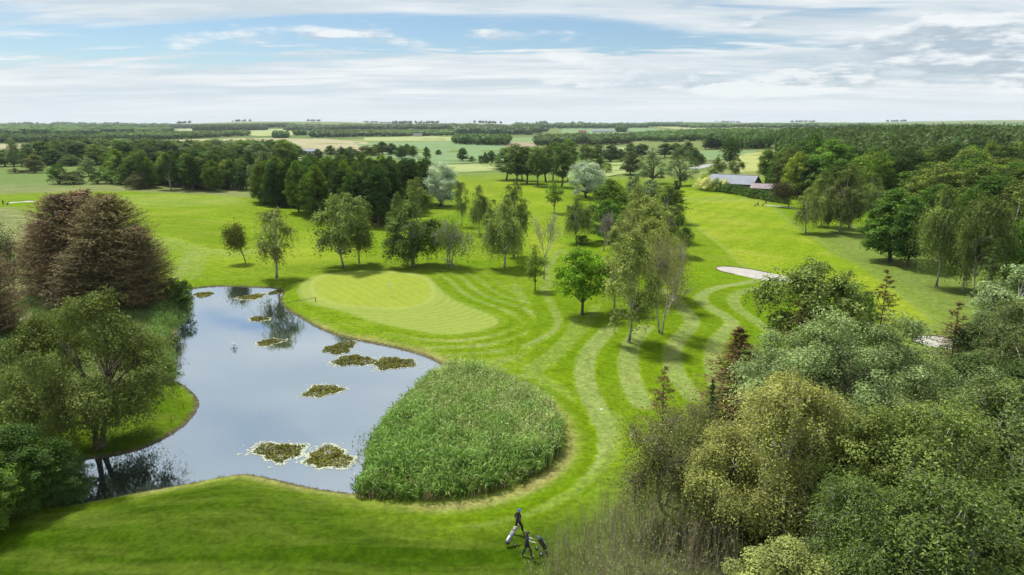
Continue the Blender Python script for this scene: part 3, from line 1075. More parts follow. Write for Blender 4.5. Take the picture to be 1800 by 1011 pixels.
def birch(seed, H=14, W=8, tufts=75, strands=7, size=0.23, low=0.16, drop=0.14, stems=1, thick=0.012, step=0.2, fill=26, split=0.10, cone=0.62, lobes=16, lobe_r=0.085):
    """weeping birch: rising limbs, hanging leafy strands"""
    r = np.random.default_rng(seed)
    T = TreeGeo(H, W, BIRCH)
    shape = lambda f: max(0.06, (1 - abs(f - 0.38) ** 1.6 * 1.9) if f > 0.38 else (0.55 + 0.45 * f / 0.38)) * (1 - cone * max(0, f - 0.55) ** 1.2)
    LC = env_points(lobes, r, H - 0.05 * H, W * 0.74, (low + drop * 0.7) * H, shape, 0.12, 0.34)
    off = unit(tufts, r) * (r.uniform(0.3, 1.25, tufts) * lobe_r * W)[:, None]
    off[:, 2] = np.where(r.uniform(size=tufts) < 0.7, np.abs(off[:, 2]), off[:, 2]) * 1.15
    pick = r.integers(0, lobes, tufts)
    C = LC[pick] + off
    ltone = r.normal(0.5, 0.13, lobes)
    trunk_and_limbs(T, r, list(LC[:: max(1, lobes // 15)]) + list(C[:: max(1, tufts // 10)]), thick * H, top=0.86 if stems == 1 else 0.74, stems=stems, split=split, limb_r=0.4)
    for ci, c in enumerate(C):
        out = np.array([c[0], c[1], 0.0])
        on = np.linalg.norm(out) + 1e-6
        out /= on
        tone = ltone[pick[ci]] + r.normal(0, 0.12)
        for s_ in range(max(2, int(strands * r.uniform(0.6, 1.4)))):
            L = drop * H * r.uniform(0.45, 1.35)
            L = min(L, max(0.6, c[2] - 0.07 * H))
            k = max(3, int(L / step))
            f = np.linspace(0, 1, k)
            dirh = out * r.uniform(0.1, 0.5) + np.array([r.normal() * 0.28, r.normal() * 0.28, 0])
            p0 = c + np.array([r.normal() * 0.32, r.normal() * 0.32, r.normal() * 0.2])
            P = p0 + dirh * (L * 0.55) * (1 - (1 - f[:, None]) ** 2) + np.array([0, 0, 1.0]) * (0.25 * f - L * f ** 1.7)[:, None]
            P = P + r.normal(size=(k, 3)) * 0.09
            if s_ % 3 == 0:
                T.trunk.slivers(P[:-1:2], P[1::2][: len(P[:-1:2])] if k % 2 == 0 else P[1::2], 0.02, r=r)
            N = out * 0.6 + np.array([0, 0, 0.5]) + r.normal(size=(k, 3)) * 0.45
            ax = np.tile([0, 0, -1.0], (k, 1)) + r.normal(size=(k, 3)) * 0.5
            T.crown.leaves(P, N, size * r.uniform(0.5, 1.5, k), np.clip(tone + 0.12 * (1 - f) + r.normal(0, 0.14, k), 0, 1), 0.5, ax, r)
        leaf_clumps(T, r, [c], 0.62, fill, size * 1.05, up=0.6)
    return T


def willow(seed, H=12, W=10, clumps=85, per=170, size=0.46):
    r = np.random.default_rng(seed)
    T = TreeGeo(H, W, BARK)
    shape = lambda f: max(0.08, math.sin(math.pi * min(1, f * 0.9 + 0.1) ** 0.8) ** 0.5)
    C = env_points(clumps, r, H - 0.7, W - 1.6, 0.12 * H, shape, 0.13, 0.36)
    trunk_and_limbs(T, r, C[::4], 0.03 * H, stems=1, top=0.6, limb_r=0.45)
    for c in C:
        k = int(per * r.uniform(0.7, 1.3))
        rr = r.uniform(0.8, 1.5)
        d = unit(k, r)
        d[:, 2] = np.where(r.uniform(size=k) < 0.7, np.abs(d[:, 2]), d[:, 2])
        P = c + d * (rr * r.uniform(0.4, 1.1, k))[:, None]
        ax = d + np.array([0, 0, 0.5]) + r.normal(size=(k, 3)) * 0.35
        N = d * 0.5 + np.array([0, 0, 0.6]) + r.normal(size=(k, 3)) * 0.7
        T.crown.leaves(P, N, size * r.uniform(0.7, 1.3, k), np.clip(r.normal(0.5, 0.15) + r.normal(0, 0.2, k), 0, 1), 0.3, ax, r)
    return T


def grow(T, r, p, d, L, rad, depth, tips, spread=0.6, up=0.25, n=3):
    """forked bare branches"""
    d = d / np.linalg.norm(d)
    e = p + d * L
    m_ = (p + e) / 2 + r.normal(size=3) * 0.06 * L
    T.trunk.tube(bez(p, m_, e, 4), np.linspace(rad, rad * 0.55, 4), 5 if rad > 0.05 else 3, cap=False)
    if depth == 0:
        tips.append((e, d))
        return
    for i in range(n if r.uniform() < 0.8 else n - 1):
        nd = d + r.normal(size=3) * spread + np.array([0, 0, up])
        grow(T, r, e if i == 0 else p + d * L * r.uniform(0.45, 1.0), nd, L * r.uniform(0.55, 0.85), rad * 0.55, depth - 1, tips, spread, up, n)


def sparse_tree(seed, H=12, W=8, bark=None, leaves=1600, size=0.22, twigs=14, depth=4, stems=1, fork=0.24, spread=0.5):
    """open, half bare tree: forked branches, fine twigs and a thin veil of leaves"""
    r = np.random.default_rng(seed)
    T = TreeGeo(H, W, bark or BIRCH)
    tips = []
    br = 0.013 * H
    for s_ in range(stems):
        a = r.uniform(0, 6.28) + s_ * 6.28 / stems
        d = np.array([math.cos(a) * (0.3 if stems > 1 else 0.05), math.sin(a) * (0.3 if stems > 1 else 0.05), 1.0])
        p = np.array([math.cos(a) * br * (stems > 1), math.sin(a) * br * (stems > 1), -0.2])
        grow(T, r, p, d, H * fork, br, depth, tips, spread, 0.35, 3)
    E = np.array([t_[0] for t_ in tips])
    D = np.array([t_[1] for t_ in tips])
    # bring the branch ends into the wanted height and width
    k = len(E)
    for q in range(twigs):
        A = E - D * r.uniform(0, 0.06 * H, k)[:, None]
        B = A + (D * 0.7 + r.normal(size=(k, 3)) * 0.45 + np.array([0, 0, 0.12])) * (0.075 * H * r.uniform(0.5, 1.3, k))[:, None]
        T.trunk.slivers(A, B, 0.035, r=r)
    i = r.integers(0, k, leaves)
    P = E[i] + r.normal(size=(leaves, 3)) * np.array([0.07, 0.07, 0.08]) * H
    N = r.normal(size=(leaves, 3)) * 0.7 + np.array([0, 0, 0.6])
    T.crown.leaves(P, N, size * r.uniform(0.6, 1.3, leaves), np.clip(r.normal(0.5, 0.22, leaves), 0, 1), 0.55, r=r)
    fit(T, H, W)
    return T


def fit(T, H, W):
    V = np.vstack(T.trunk.V + T.crown.V)
    h_ = np.percentile(V[:, 2], 99.6)
    w_ = 2 * np.percentile(np.hypot(V[:, 0], V[:, 1]), 98)
    for g in (T.trunk, T.crown):
        for v_ in g.V:
            v_ *= np.array([W / w_, W / w_, H / h_])


def conifer(seed, H=16, W=9, whorls=26, per=9, twig=26, dens=1.0, power=0.75, low=0.03, size=0.42, droop=0.25, bare=0.0, asp=0.36, lift=0.0, trunk_k=0.017, dome=False):
    """spruce: whorls of arms with needle sprays; bare > 0 strips the inner part of every arm"""
    r = np.random.default_rng(seed)
    T = TreeGeo(H, W, BARK)
    T.trunk.tube(np.array([[0, 0, -0.2], [0.05, 0, H * 0.4], [0, 0.05, H * 0.8], [0, 0, H]]), [trunk_k * H, trunk_k * 0.7 * H, trunk_k * 0.3 * H, 0.01], 7)
    for w_ in range(whorls):
        f = low + (1 - low) * (w_ / whorls) ** 0.95
        z = f * H
        L0 = W / 2 * (max(0.03, (1 - f)) ** power if not dome else max(0.04, 1 - f ** 1.9) ** power)
        for b in range(per):
            if r.uniform() > dens:
                continue
            a = r.uniform(0, 6.28)
            z = float(np.clip(f * H + r.normal(0, 0.016 * H), 0.02 * H, 0.99 * H))
            L = L0 * (r.uniform(0.6, 1.15) if dome else r.uniform(0.4, 1.3))
            o = np.array([math.cos(a), math.sin(a), 0])
            e = np.array([0, 0, z]) + o * L + np.array([0, 0, -droop * L * (1 - f) + 0.16 * L * f + lift * L])
            m_ = np.array([0, 0, z]) + o * L * 0.5 + np.array([0, 0, 0.05 * L])
            T.trunk.tube(bez(np.array([0, 0, z]), m_, e, 4), np.linspace(0.004 * H * (1 - 0.7 * f) + 0.01, 0.008, 4), 3, cap=False)
            k = max(3, int(twig * (0.35 + L / (W / 2))))
            t = bare + (1.03 - bare) * r.uniform(0, 1, k) ** 0.8
            t2 = t[:, None]
            P = (1 - t2) ** 2 * np.array([0, 0, z]) + 2 * t2 * (1 - t2) * m_ + t2 ** 2 * e
            sd = np.cross(o, [0, 0, 1.0])
            P = P + sd * (r.normal(size=k) * 0.17 * L * (0.4 + t))[:, None] + r.normal(size=(k, 3)) * 0.07
            ax = o * 0.7 + sd * (r.normal(size=(k, 1))) * 0.8 + np.array([0, 0, -0.3 + 2 * lift]) + r.normal(size=(k, 3)) * 0.3
            N = np.array([0, 0, 1.0]) + o * 0.35 + r.normal(size=(k, 3)) * 0.5
            T.crown.leaves(P, N, size * r.uniform(0.6, 1.3, k), np.clip(r.normal(0.5, 0.18) + r.normal(0, 0.16, k), 0, 1), asp, ax, r)
    return T


def shrub(seed, H=3, W=4, clumps=26, per=70, size=0.22, rad=0.6):
    r = np.random.default_rng(seed)
    T = TreeGeo(H, W, BARK)
    shape = lambda f: max(0.1, math.cos(f * 1.45) ** 0.7)
    C = env_points(clumps, r, H - rad * 0.5, W - rad * 1.3, 0.1 * H, shape, 0.12, 0.4)
    for c in C[::3]:
        T.trunk.tube(bez(np.array([c[0] * 0.12, c[1] * 0.12, -0.1]), np.array([c[0] * 0.4, c[1] * 0.4, c[2] * 0.7]), c, 5), np.linspace(0.05, 0.015, 5), 4)
    leaf_clumps(T, r, C, rad, per, size, up=0.55)
    return T


def thicket(seed, H=4, W=6, stems=62, size=0.12, leaves=500):
    """leafless upright brush: thin stems with side twigs"""
    r = np.random.default_rng(seed)
    T = TreeGeo(H, W, TWIG)
    ends = []
    for i in range(stems):
        a, q = r.uniform(0, 6.28), math.sqrt(r.uniform()) * W * 0.42
        b = np.array([math.cos(a) * q, math.sin(a) * q, -0.1])
        L = H * r.uniform(0.45, 1.05)
        ln = np.array([r.normal() * 0.16, r.normal() * 0.16, 1.0])
        e = b + ln * L
        m_ = (b + e) / 2 + r.normal(size=3) * 0.06 * L
        p = bez(b, m_, e, 5)
        T.trunk.tube(p, np.linspace(0.022, 0.006, 5), 3, cap=False)
        k = 9
        t = r.uniform(0.25, 1.0, k)
        A = b + (e - b) * t[:, None]
        B = A + (ln * 0.8 + r.normal(size=(k, 3)) * 0.42) * (0.17 * H * r.uniform(0.4, 1.2, k))[:, None]
        T.trunk.slivers(A, B, 0.022, r=r)
        ends.append(B)
    E = np.vstack(ends)
    P = E[r.integers(0, len(E), leaves)] + r.normal(size=(leaves, 3)) * 0.15
    T.crown.leaves(P, r.normal(size=(leaves, 3)) + np.array([0, 0, 0.5]), size * r.uniform(0.6, 1.3, leaves), np.clip(r.normal(0.5, 0.2, leaves), 0, 1), 0.5, r=r)
    return T


PROTO = {}


def proto(key, T, leafmat=None):
    fit(T, T.H, T.W)
    PROTO[key] = (T.trunk.mesh('trunk', T.bark, True), T.crown.mesh('crown', leafmat or LEAF), T.H, T.W)


for i in range(3):
    proto('birch%d' % i, birch(20 + i, 14, 7.6, tufts=125, strands=9, size=0.27, stems=1, step=0.2, lobes=32, lobe_r=0.1))
proto('birch3', birch(29, 13, 9.5, tufts=190, strands=9, size=0.27, stems=2, split=0.14, cone=0.3, step=0.2, lobes=40, lobe_r=0.09))
proto('birch_slim', birch(25, 13, 5.5, tufts=64, strands=8, size=0.24, drop=0.19, thick=0.012, lobes=24, lobe_r=0.1))
proto('birch_round', birch(26, 12, 9.5, tufts=250, strands=9, size=0.27, low=0.05, drop=0.13, cone=0.2, thick=0.02, lobes=50, lobe_r=0.085))
proto('birch_weep', birch(27, 13, 6.8, tufts=85, strands=12, size=0.25, drop=0.26, low=0.12, fill=18, lobes=28, lobe_r=0.1))
for i in range(4):
    proto('oak%d' % i, broadleaf(40 + i, 14, 11.5, clumps=95, per=110, size=0.38, low=0.09))
proto('maple', broadleaf(47, 15, 11, clumps=110, per=150, size=0.40, low=0.13, rad=1.1))
proto('tall_oak', broadleaf(48, 17, 9, clumps=90, per=105, size=0.38, low=0.2, top_flat=0.5))
proto('alder', broadleaf(49, 18, 9, clumps=90, per=85, size=0.36, low=0.24, rad=1.15, top_flat=0.55, thick=0.014))
proto('alder1', broadleaf(50, 18, 8, clumps=80, per=85, size=0.36, low=0.22, rad=1.1, top_flat=0.5, thick=0.014))
proto('lime', broadleaf(51, 9, 7, clumps=95, per=62, size=0.26, low=0.26, rad=0.75, thick=0.02))
proto('young', broadleaf(52, 8, 5, clumps=40, per=50, size=0.26, low=0.3, rad=0.7, thick=0.014))
proto('willow0', willow(60, 12, 10))
proto('willow1', willow(61, 12, 11, clumps=95))
proto('pale_poplar', willow(62, 15, 11, clumps=85, per=110, size=0.4))
proto('sparse0', sparse_tree(70, 9, 8, BIRCH, leaves=5200, size=0.22, stems=4, depth=4, spread=0.6))
proto('sparse1', sparse_tree(71, 14, 6.5, BIRCH, leaves=2200, size=0.2, stems=1, fork=0.3, spread=0.36))
proto('sparse2', sparse_tree(72, 14, 8.5, BIRCH, leaves=5200, size=0.22, stems=2, spread=0.5, twigs=20))
proto('greytree', sparse_tree(73, 8, 7, GREYTWIG, leaves=350, size=0.18, stems=2, twigs=26))
proto('spiky', sparse_tree(74, 7, 6, BARK, leaves=5200, size=0.24, stems=2, depth=4, twigs=16))
proto('brown0', conifer(80, 17, 13, 40, 15, 60, power=0.62, size=0.62, droop=0.0, asp=0.15, lift=0.28, dome=True), NEEDLE)
proto('brown1', conifer(81, 16, 11, 38, 15, 56, power=0.6, size=0.62, droop=0.0, asp=0.15, lift=0.3, dome=True), NEEDLE)
proto('spruce', conifer(82, 13, 6, 26, 8, 26, power=0.8, size=0.3), NEEDLE)
proto('dead0', conifer(83, 12, 6.5, 28, 8, 34, dens=0.85, power=0.9, size=0.34, bare=0.25, asp=0.25, droop=0.1, lift=0.1, trunk_k=0.010), NEEDLE)
proto('dead1', conifer(84, 12, 5.0, 22, 6, 26, dens=0.7, power=0.85, size=0.32, bare=0.35, droop=0.0, asp=0.28, lift=0.15, trunk_k=0.008), NEEDLE)
proto('pine', conifer(85, 12, 7, 18, 7, 40, power=0.5, size=0.42, low=0.3), NEEDLE)
for i in range(3):
    proto('shrub%d' % i, shrub(90 + i))
proto('bush_big', shrub(94, 5, 7, 60, 90, 0.26, 0.8))
proto('flower_bush', shrub(95, 5, 7, 60, 70, 0.26, 0.8))
proto('thicket0', thicket(100))
proto('thicket1', thicket(101, 5, 6, 55))
# finer trees for the near right and the pond side
proto('near_birch', birch(110, 12, 9, tufts=250, strands=15, size=0.125, drop=0.17, low=0.08, step=0.11, fill=50, cone=0.3, thick=0.016, lobes=34, lobe_r=0.075))
proto('near_birch1', birch(111, 11, 8, tufts=230, strands=14, size=0.125, drop=0.18, low=0.08, step=0.11, fill=50, cone=0.35, stems=2, thick=0.016, lobes=32, lobe_r=0.08))
proto('near_willow', birch(112, 10, 11.5, tufts=320, strands=12, size=0.14, drop=0.13, low=0.06, step=0.115, fill=60, cone=0.15, stems=3, split=0.2, thick=0.016, lobes=48, lobe_r=0.068))
proto('near_leafy', broadleaf(113, 9, 8, clumps=150, per=260, size=0.15, low=0.05, rad=0.8))
proto('near_sparse', sparse_tree(114, 9, 8.5, TWIG, leaves=15000, size=0.14, stems=3, twigs=22, depth=4))
proto('pond_birch', birch(115, 11, 13.5, tufts=400, strands=12, size=0.15, drop=0.15, low=0.06, step=0.125, fill=60, cone=0.12, stems=2, split=0.14, thick=0.026, lobes=60, lobe_r=0.066))
for q_ in ('pond_birch', 'near_willow', 'near_birch1'):
    PROTO[q_][0].materials.clear()
    PROTO[q_][0].materials.append(GREYTWIG if q_ == 'near_birch1' else BARK)

# leaf colours (the crown's own colour)
C_BIRCH = (0.100, 0.135, 0.042)
C_OLIVE = (0.142, 0.172, 0.060)
C_DARK = (0.040, 0.080, 0.014)
C_OAK = (0.062, 0.110, 0.018)
C_MAPLE = (0.062, 0.122, 0.018)
C_BRIGHT = (0.105, 0.200, 0.012)
C_SILVER = (0.275, 0.325, 0.390)
C_GREY = (0.105, 0.142, 0.090)
C_BROWN = (0.098, 0.070, 0.052)
C_RUST = (0.085, 0.056, 0.034)
C_SPRUCE = (0.030, 0.055, 0.022)
C_YOUNG = (0.110, 0.165, 0.030)
C_FLOWER = (0.360, 0.360, 0.230)


LEAFK = 1.72


def tree(name, key, base, h_, w_, col, label, group=None, cat='tree', rot=None, parts=('trunk', 'crown'), flat_y=1.0):
    tm, cm, H, W = PROTO[key]
    e = bpy.data.objects.new(name, None)
    e.empty_display_size = 0.5
    COL.objects.link(e)
    e.location = base
    e.rotation_euler = (0, 0, rng.uniform(0, 6.28) if rot is None else rot)
    e.scale = (w_ / W, w_ / W * flat_y, h_ / H)
    t_ = bpy.data.objects.new(parts[0], tm)
    c = bpy.data.objects.new(parts[1], cm)
    for q in (t_, c):
        COL.objects.link(q)
        q.parent = e
    c.color = (col[0] * LEAFK, col[1] * LEAFK, col[2] * LEAFK * 0.68, 1)
    tag(e, label, cat, group)
    return e


def jit(col, amt=0.12):
    k = 1 + rng.normal(0, amt)
    return tuple(max(0.004, c * k * (1 + rng.normal(0, amt * 0.35))) for c in col)


def ptree(name, key, bx, by, ty, wpx, col, label, group=None, cat='tree', rot=None, **kw):
    """plant a tree whose foot shows at (bx, by) and whose top reaches row ty"""
    P = gp(bx, by)
    h_ = zat(P, ty) - P[2]
    return tree(name, key, P, h_, wpx * 1.12 * mpp(P), col, label, group, cat, rot, **kw)


# --- trees round the green and along the fairways
ptree('hawthorn_tree', 'spiky', 433, 461, 390, 58, (0.085, 0.095, 0.028), 'low dark olive thorn tree with spiky rounded crown beside a leaning slim birch')
ptree('birch_tree', 'birch_slim', 486, 489, 370, 72, C_OLIVE, 'slim see-through birch standing at the far bank of the pond')
ptree('birch_tree', 'birch3', 606, 471, 342, 112, C_BIRCH, 'broad grey-green birch with forked white stem behind the left half of the putting green')
ptree('birch_tree', 'birch1', 631, 463, 350, 52, C_OLIVE, 'narrow leaning birch tucked against the broad forked birch')
ptree('birch_tree', 'birch_round', 726, 468, 358, 96, (0.062, 0.095, 0.026), 'dense round dark birch directly behind the flag')
ptree('maple_tree', 'sparse0', 790, 469, 381, 80, C_YOUNG, 'open low tree with many pale fanned stems and thin leaves')
ptree('birch_tree', 'birch_weep', 886, 471, 362, 74, C_BIRCH, 'weeping birch with long hanging strands beside a bare-topped birch')
ptree('birch_tree', 'birch0', 903, 452, 322, 62, C_BIRCH, 'tall birch rising behind the weeping birch, its top above all neighbours')
ptree('birch_tree', 'sparse1', 956, 491, 357, 66, C_OLIVE, 'tall almost bare birch with grey twigs and long white trunk')
ptree('young_tree', 'young', 940, 511, 430, 42, C_YOUNG, 'small thin young tree in front of the almost bare birch', cat='tree')
ptree('lime_tree', 'lime', 1023, 554, 436, 90, C_BRIGHT, 'bright fresh green round tree with straight dark trunk')
ptree('birch_tree', 'birch1', 1105, 602, 408, 96, C_OLIVE, 'tall drooping birch with white trunk standing on the mown stripes')
ptree('birch_tree', 'sparse2', 1162, 587, 392, 102, (0.150, 0.145, 0.062), 'half bare birch forked low with pinkish twigs, next to the drooping birch')
ptree('birch_tree', 'birch_weep', 1014, 428, 345, 52, C_BIRCH, 'small weeping birch above a dark clump of brush on the fairway edge')
ptree('bush', 'shrub1', 1024, 430, 414, 28, C_DARK, 'dark low bush at the foot of the small weeping birch', cat='bush')
ptree('young_tree', 'young', 974, 374, 316, 34, C_OAK, 'small upright dark tree alone between the fairways')
ptree('willow_tree', 'willow0', 776, 363, 288, 66, C_SILVER, 'silvery white willow standing alone near the dark round wood')
ptree('willow_tree', 'willow1', 1030, 348, 286, 62, C_SILVER, 'silvery white willow in front of the tall dark alder row')
ptree('birch_tree', 'birch1', 700, 420, 340, 34, C_BIRCH, 'small olive birch behind the round dark birch')
ptree('birch_tree', 'birch0', 732, 395, 313, 50, C_BIRCH, 'birch at the near right corner of the dark round wood')
ptree('birch_tree', 'birch_slim', 812, 398, 318, 30, C_BIRCH, 'slim dark birch beside the silvery willow')
ptree('birch_tree', 'birch_weep', 842, 412, 328, 38, C_BIRCH, 'slim weeping birch between the open fanned tree and the tall birch')
ptree('birch_tree', 'birch2', 868, 440, 352, 46, C_BIRCH, 'olive birch overlapping the left side of the weeping birch')
for i, (x, y, t_) in enumerate([(907, 323, 253), (918, 318, 262), (926, 323, 258), (945, 327, 258), (960, 320, 256), (972, 318, 250), (987, 329, 252), (998, 320, 244), (890, 316, 260)]):
    ptree('alder_tree', 'alder' if i % 2 else 'alder1', x, y, t_, 40 if i % 2 else 44, jit((0.060, 0.098, 0.026)), 'tall dark alder with bare lower trunk in the straight row behind the fairway', 'alders in the row')
# belt between the two fairways
BELT = [('oak0', 1072, 398, 316, 78, C_OAK, 'dark green broad tree at the left of the belt between the fairways'), ('oak2', 1068, 425, 352, 62, C_MAPLE, 'low mid green tree in front of the dark broad tree in the belt'),
        ('greytree', 1060, 441, 372, 62, C_GREY, 'grey leafless tree with pale twigs at the edge of the belt'), ('birch0', 1112, 384, 308, 44, C_GREY, 'slender grey-green birch at the back of the belt'),
        ('birch1', 1118, 420, 328, 48, C_OLIVE, 'yellowish birch in the middle of the belt'), ('birch3', 1138, 448, 345, 82, C_OLIVE, 'spreading olive birch in the middle of the belt'),
        ('pine', 1186, 392, 318, 42, C_SPRUCE, 'black-green pine on the fairway side of the belt'), ('birch_round', 1168, 424, 328, 68, C_BIRCH, 'full dark birch on the fairway side of the belt'),
        ('greytree', 1174, 447, 378, 54, C_BROWN, 'purplish bare tree among the birches of the belt'), ('birch2', 1098, 470, 372, 70, C_OLIVE, 'pale birch near the front left of the belt'),
        ('birch_round', 1190, 448, 380, 44, C_OAK, 'dark leafy tree low at the right edge of the belt'), ('birch3', 1148, 520, 384, 92, C_OLIVE, 'big brownish olive birch closing the front of the belt'),
        ('oak1', 1142, 372, 316, 50, C_GREY, 'greyish rounded tree at the back of the belt'), ('sparse2', 1185, 540, 410, 70, C_OLIVE, 'thin twiggy birch behind the forked half bare birch'),
        ('birch2', 1080, 545, 428, 70, C_OLIVE, 'olive birch filling in behind the tall drooping birch')]
for k, x, y, t_, wp, c, lb in BELT:
    ptree('birch_tree' if 'birch' in lb else ('pine_tree' if 'pine' in lb else 'broadleaf_tree'), k, x, y, t_, wp, c, lb)
# trees past the belt
for k, nm, x, y, t_, wp, c, lb in [
        ('pale_poplar', 'poplar_tree', 1147, 322, 261, 52, C_GREY, 'grey-green bushy poplar, one of a pair behind the belt'), ('pale_poplar', 'poplar_tree', 1196, 327, 259, 54, C_GREY, 'grey-green bushy poplar, one of a pair behind the belt'),
        ('oak1', 'hawthorn_tree', 1108, 307, 267, 40, (0.055, 0.068, 0.026), 'dark reddish rounded tree left of the poplar pair'), ('shrub1', 'bush', 1066, 304, 285, 20, C_YOUNG, 'yellow-green round bush beyond the silvery willow'),
        ('oak2', 'broadleaf_tree', 1054, 300, 276, 20, C_DARK, 'small black-green tree beside the yellow-green round bush'),
        ('oak3', 'broadleaf_tree', 1283, 288, 241, 32, C_DARK, 'tall dark oval tree standing alone in the fields above the shed'), ('birch0', 'birch_tree', 1259, 316, 277, 30, C_BIRCH, 'olive tree behind the left end of the grey shed'),
        ('birch2', 'birch_tree', 1293, 314, 274, 28, C_BIRCH, 'twin-topped olive tree behind the middle of the grey shed'), ('tall_oak', 'poplar_tree', 1346, 322, 262, 32, C_OAK, 'narrow upright dark tree behind the shed at the forest corner'),
        ('spiky', 'hawthorn_tree', 1388, 364, 320, 56, (0.05, 0.045, 0.026), 'dark reddish spreading tree at the end of the hedge by the path'),
        ('birch_weep', 'birch_tree', 1417, 411, 330, 52, C_OLIVE, 'pale weeping birch in front of the group on the right of the fairway'), ('birch1', 'birch_tree', 1444, 398, 300, 48, C_BIRCH, 'narrow birch between the pale weeping birch and the paired birches'),
        ('birch_round', 'birch_tree', 1477, 410, 302, 66, (0.070, 0.088, 0.032), 'broad grey birch of the group on the right of the fairway'), ('birch0', 'birch_tree', 1492, 402, 288, 58, C_BIRCH, 'tallest olive birch behind the broad grey birch'),
        ('birch2', 'birch_tree', 1527, 396, 306, 52, C_BIRCH, 'shaded birch between the broad grey birch and the dense maple'),
        ('maple', 'maple_tree', 1565, 460, 334, 104, C_MAPLE, 'dense rich green maple with rounded crown beside the fairway'), ('maple', 'maple_tree', 1595, 470, 350, 66, (0.035, 0.075, 0.016), 'darker maple pressed against the dense rich green maple'),
        ('birch_weep', 'birch_tree', 1645, 505, 332, 78, C_BIRCH, 'tall weeping birch with white trunk right of the maples'), ('birch1', 'birch_tree', 1691, 515, 352, 64, (0.07, 0.095, 0.028), 'dark-stemmed birch next to the tall weeping birch'),
        ('birch3', 'birch_tree', 1714, 521, 346, 84, (0.07, 0.095, 0.028), 'leaning white-stemmed birch at the edge of the right-hand trees'),
        ('birch2', 'birch_tree', 1765, 500, 338, 86, C_BIRCH, 'birch behind the leaning white-stemmed birch'), ('oak2', 'broadleaf_tree', 1800, 520, 372, 90, C_MAPLE, 'bright leafed tree at the end of the right-hand trees'),
        ('spruce', 'spruce_tree', 1735, 540, 420, 60, (0.06, 0.10, 0.03), 'soft green spruce low among the right-hand birches'), ('oak1', 'broadleaf_tree', 1700, 420, 330, 70, C_OAK, 'mid green tree behind the right-hand birches'),
        ('oak0', 'broadleaf_tree', 1640, 400, 325, 66, C_MAPLE, 'leafy tree filling the gap behind the tall weeping birch')]:
    ptree(nm, k, x, y, t_, wp, c, lb, 'poplar pair' if 'one of a pair' in lb else None, 'bush' if nm == 'bush' else 'tree')

# --- planting a wood: individual trees inside a ground polygon
def in_poly(poly, spacing, seed, jitter=0.42):
    r = np.random.default_rng(seed)
    P = np.asarray(poly)
    lo, hi = P.min(0), P.max(0)
    X, Y = np.meshgrid(np.arange(lo[0], hi[0] + spacing, spacing), np.arange(lo[1], hi[1] + spacing, spacing * 0.87))
    X = X + (np.arange(X.shape[0]) % 2)[:, None] * spacing / 2
    X = X.ravel() + r.uniform(-1, 1, X.size) * jitter * spacing
    Y = Y.ravel() + r.uniform(-1, 1, Y.size) * jitter * spacing
    k = sd_poly(P, X, Y) < 0
    X, Y = X[k], Y[k]
    o = np.argsort(Y)
    X, Y = X[o], Y[o]
    return np.column_stack([X, Y, height(X, Y)])


def wood(px_poly, spacing, hs, keys, cols, names, label, group, seed, wk=1.25, limit=300, poly=None):
    pts = in_poly(np.array([gp(x, y)[:2] for x, y in px_poly]) if poly is None else poly, spacing, seed)
    r = np.random.default_rng(seed)
    for P in pts[:limit]:
        i = int(r.integers(len(keys)))
        h_ = r.uniform(*hs)
        w_ = spacing * wk * r.uniform(0.85, 1.3)
        tree(names, keys[i], P, h_, w_, jit(cols[int(r.integers(len(cols)))], 0.2), label, group)
    return pts[limit:]


OAKS = ['oak0', 'oak1', 'oak2', 'oak3', 'tall_oak']
GREENS = [(0.034, 0.066, 0.010), (0.020, 0.044, 0.008), (0.036, 0.074, 0.010), (0.072, 0.112, 0.013), (0.026, 0.056, 0.011)]
wood([(450, 357), (500, 367), (565, 388), (630, 403), (690, 400), (738, 374), (748, 356), (705, 346), (460, 346)], 6.3, (14.0, 17.5), OAKS + ['maple'], GREENS, 'copse_tree',
     'dark leafy tree packed into the round wood behind the birches', 'trees of the round wood', 5, 1.3)
ptree('willow_tree', 'birch_round', 466, 355, 268, 52, C_GREY, 'grey-green drooping tree at the left end of the round wood')
wood([(205, 322), (262, 333), (330, 336), (440, 337), (446, 324), (300, 312), (205, 312)], 7.5, (12, 15.5), OAKS + ['birch0', 'alder'], GREENS + [C_BIRCH], 'woodland_tree',
     'leafy tree in the long wood edging the left rough', 'trees of the long wood', 6, 1.25)
LOOSE_REST = wood([(60, 290), (200, 293), (350, 288), (470, 292), (540, 280), (480, 272), (360, 270), (230, 268), (60, 273)], 17, (12, 17), OAKS + ['birch2'], GREENS + [C_GREY, C_BIRCH], 'grove_tree',
     'rounded tree in the loose wood beyond the long wood', 'trees of the loose wood', 8, 1.15, limit=110)
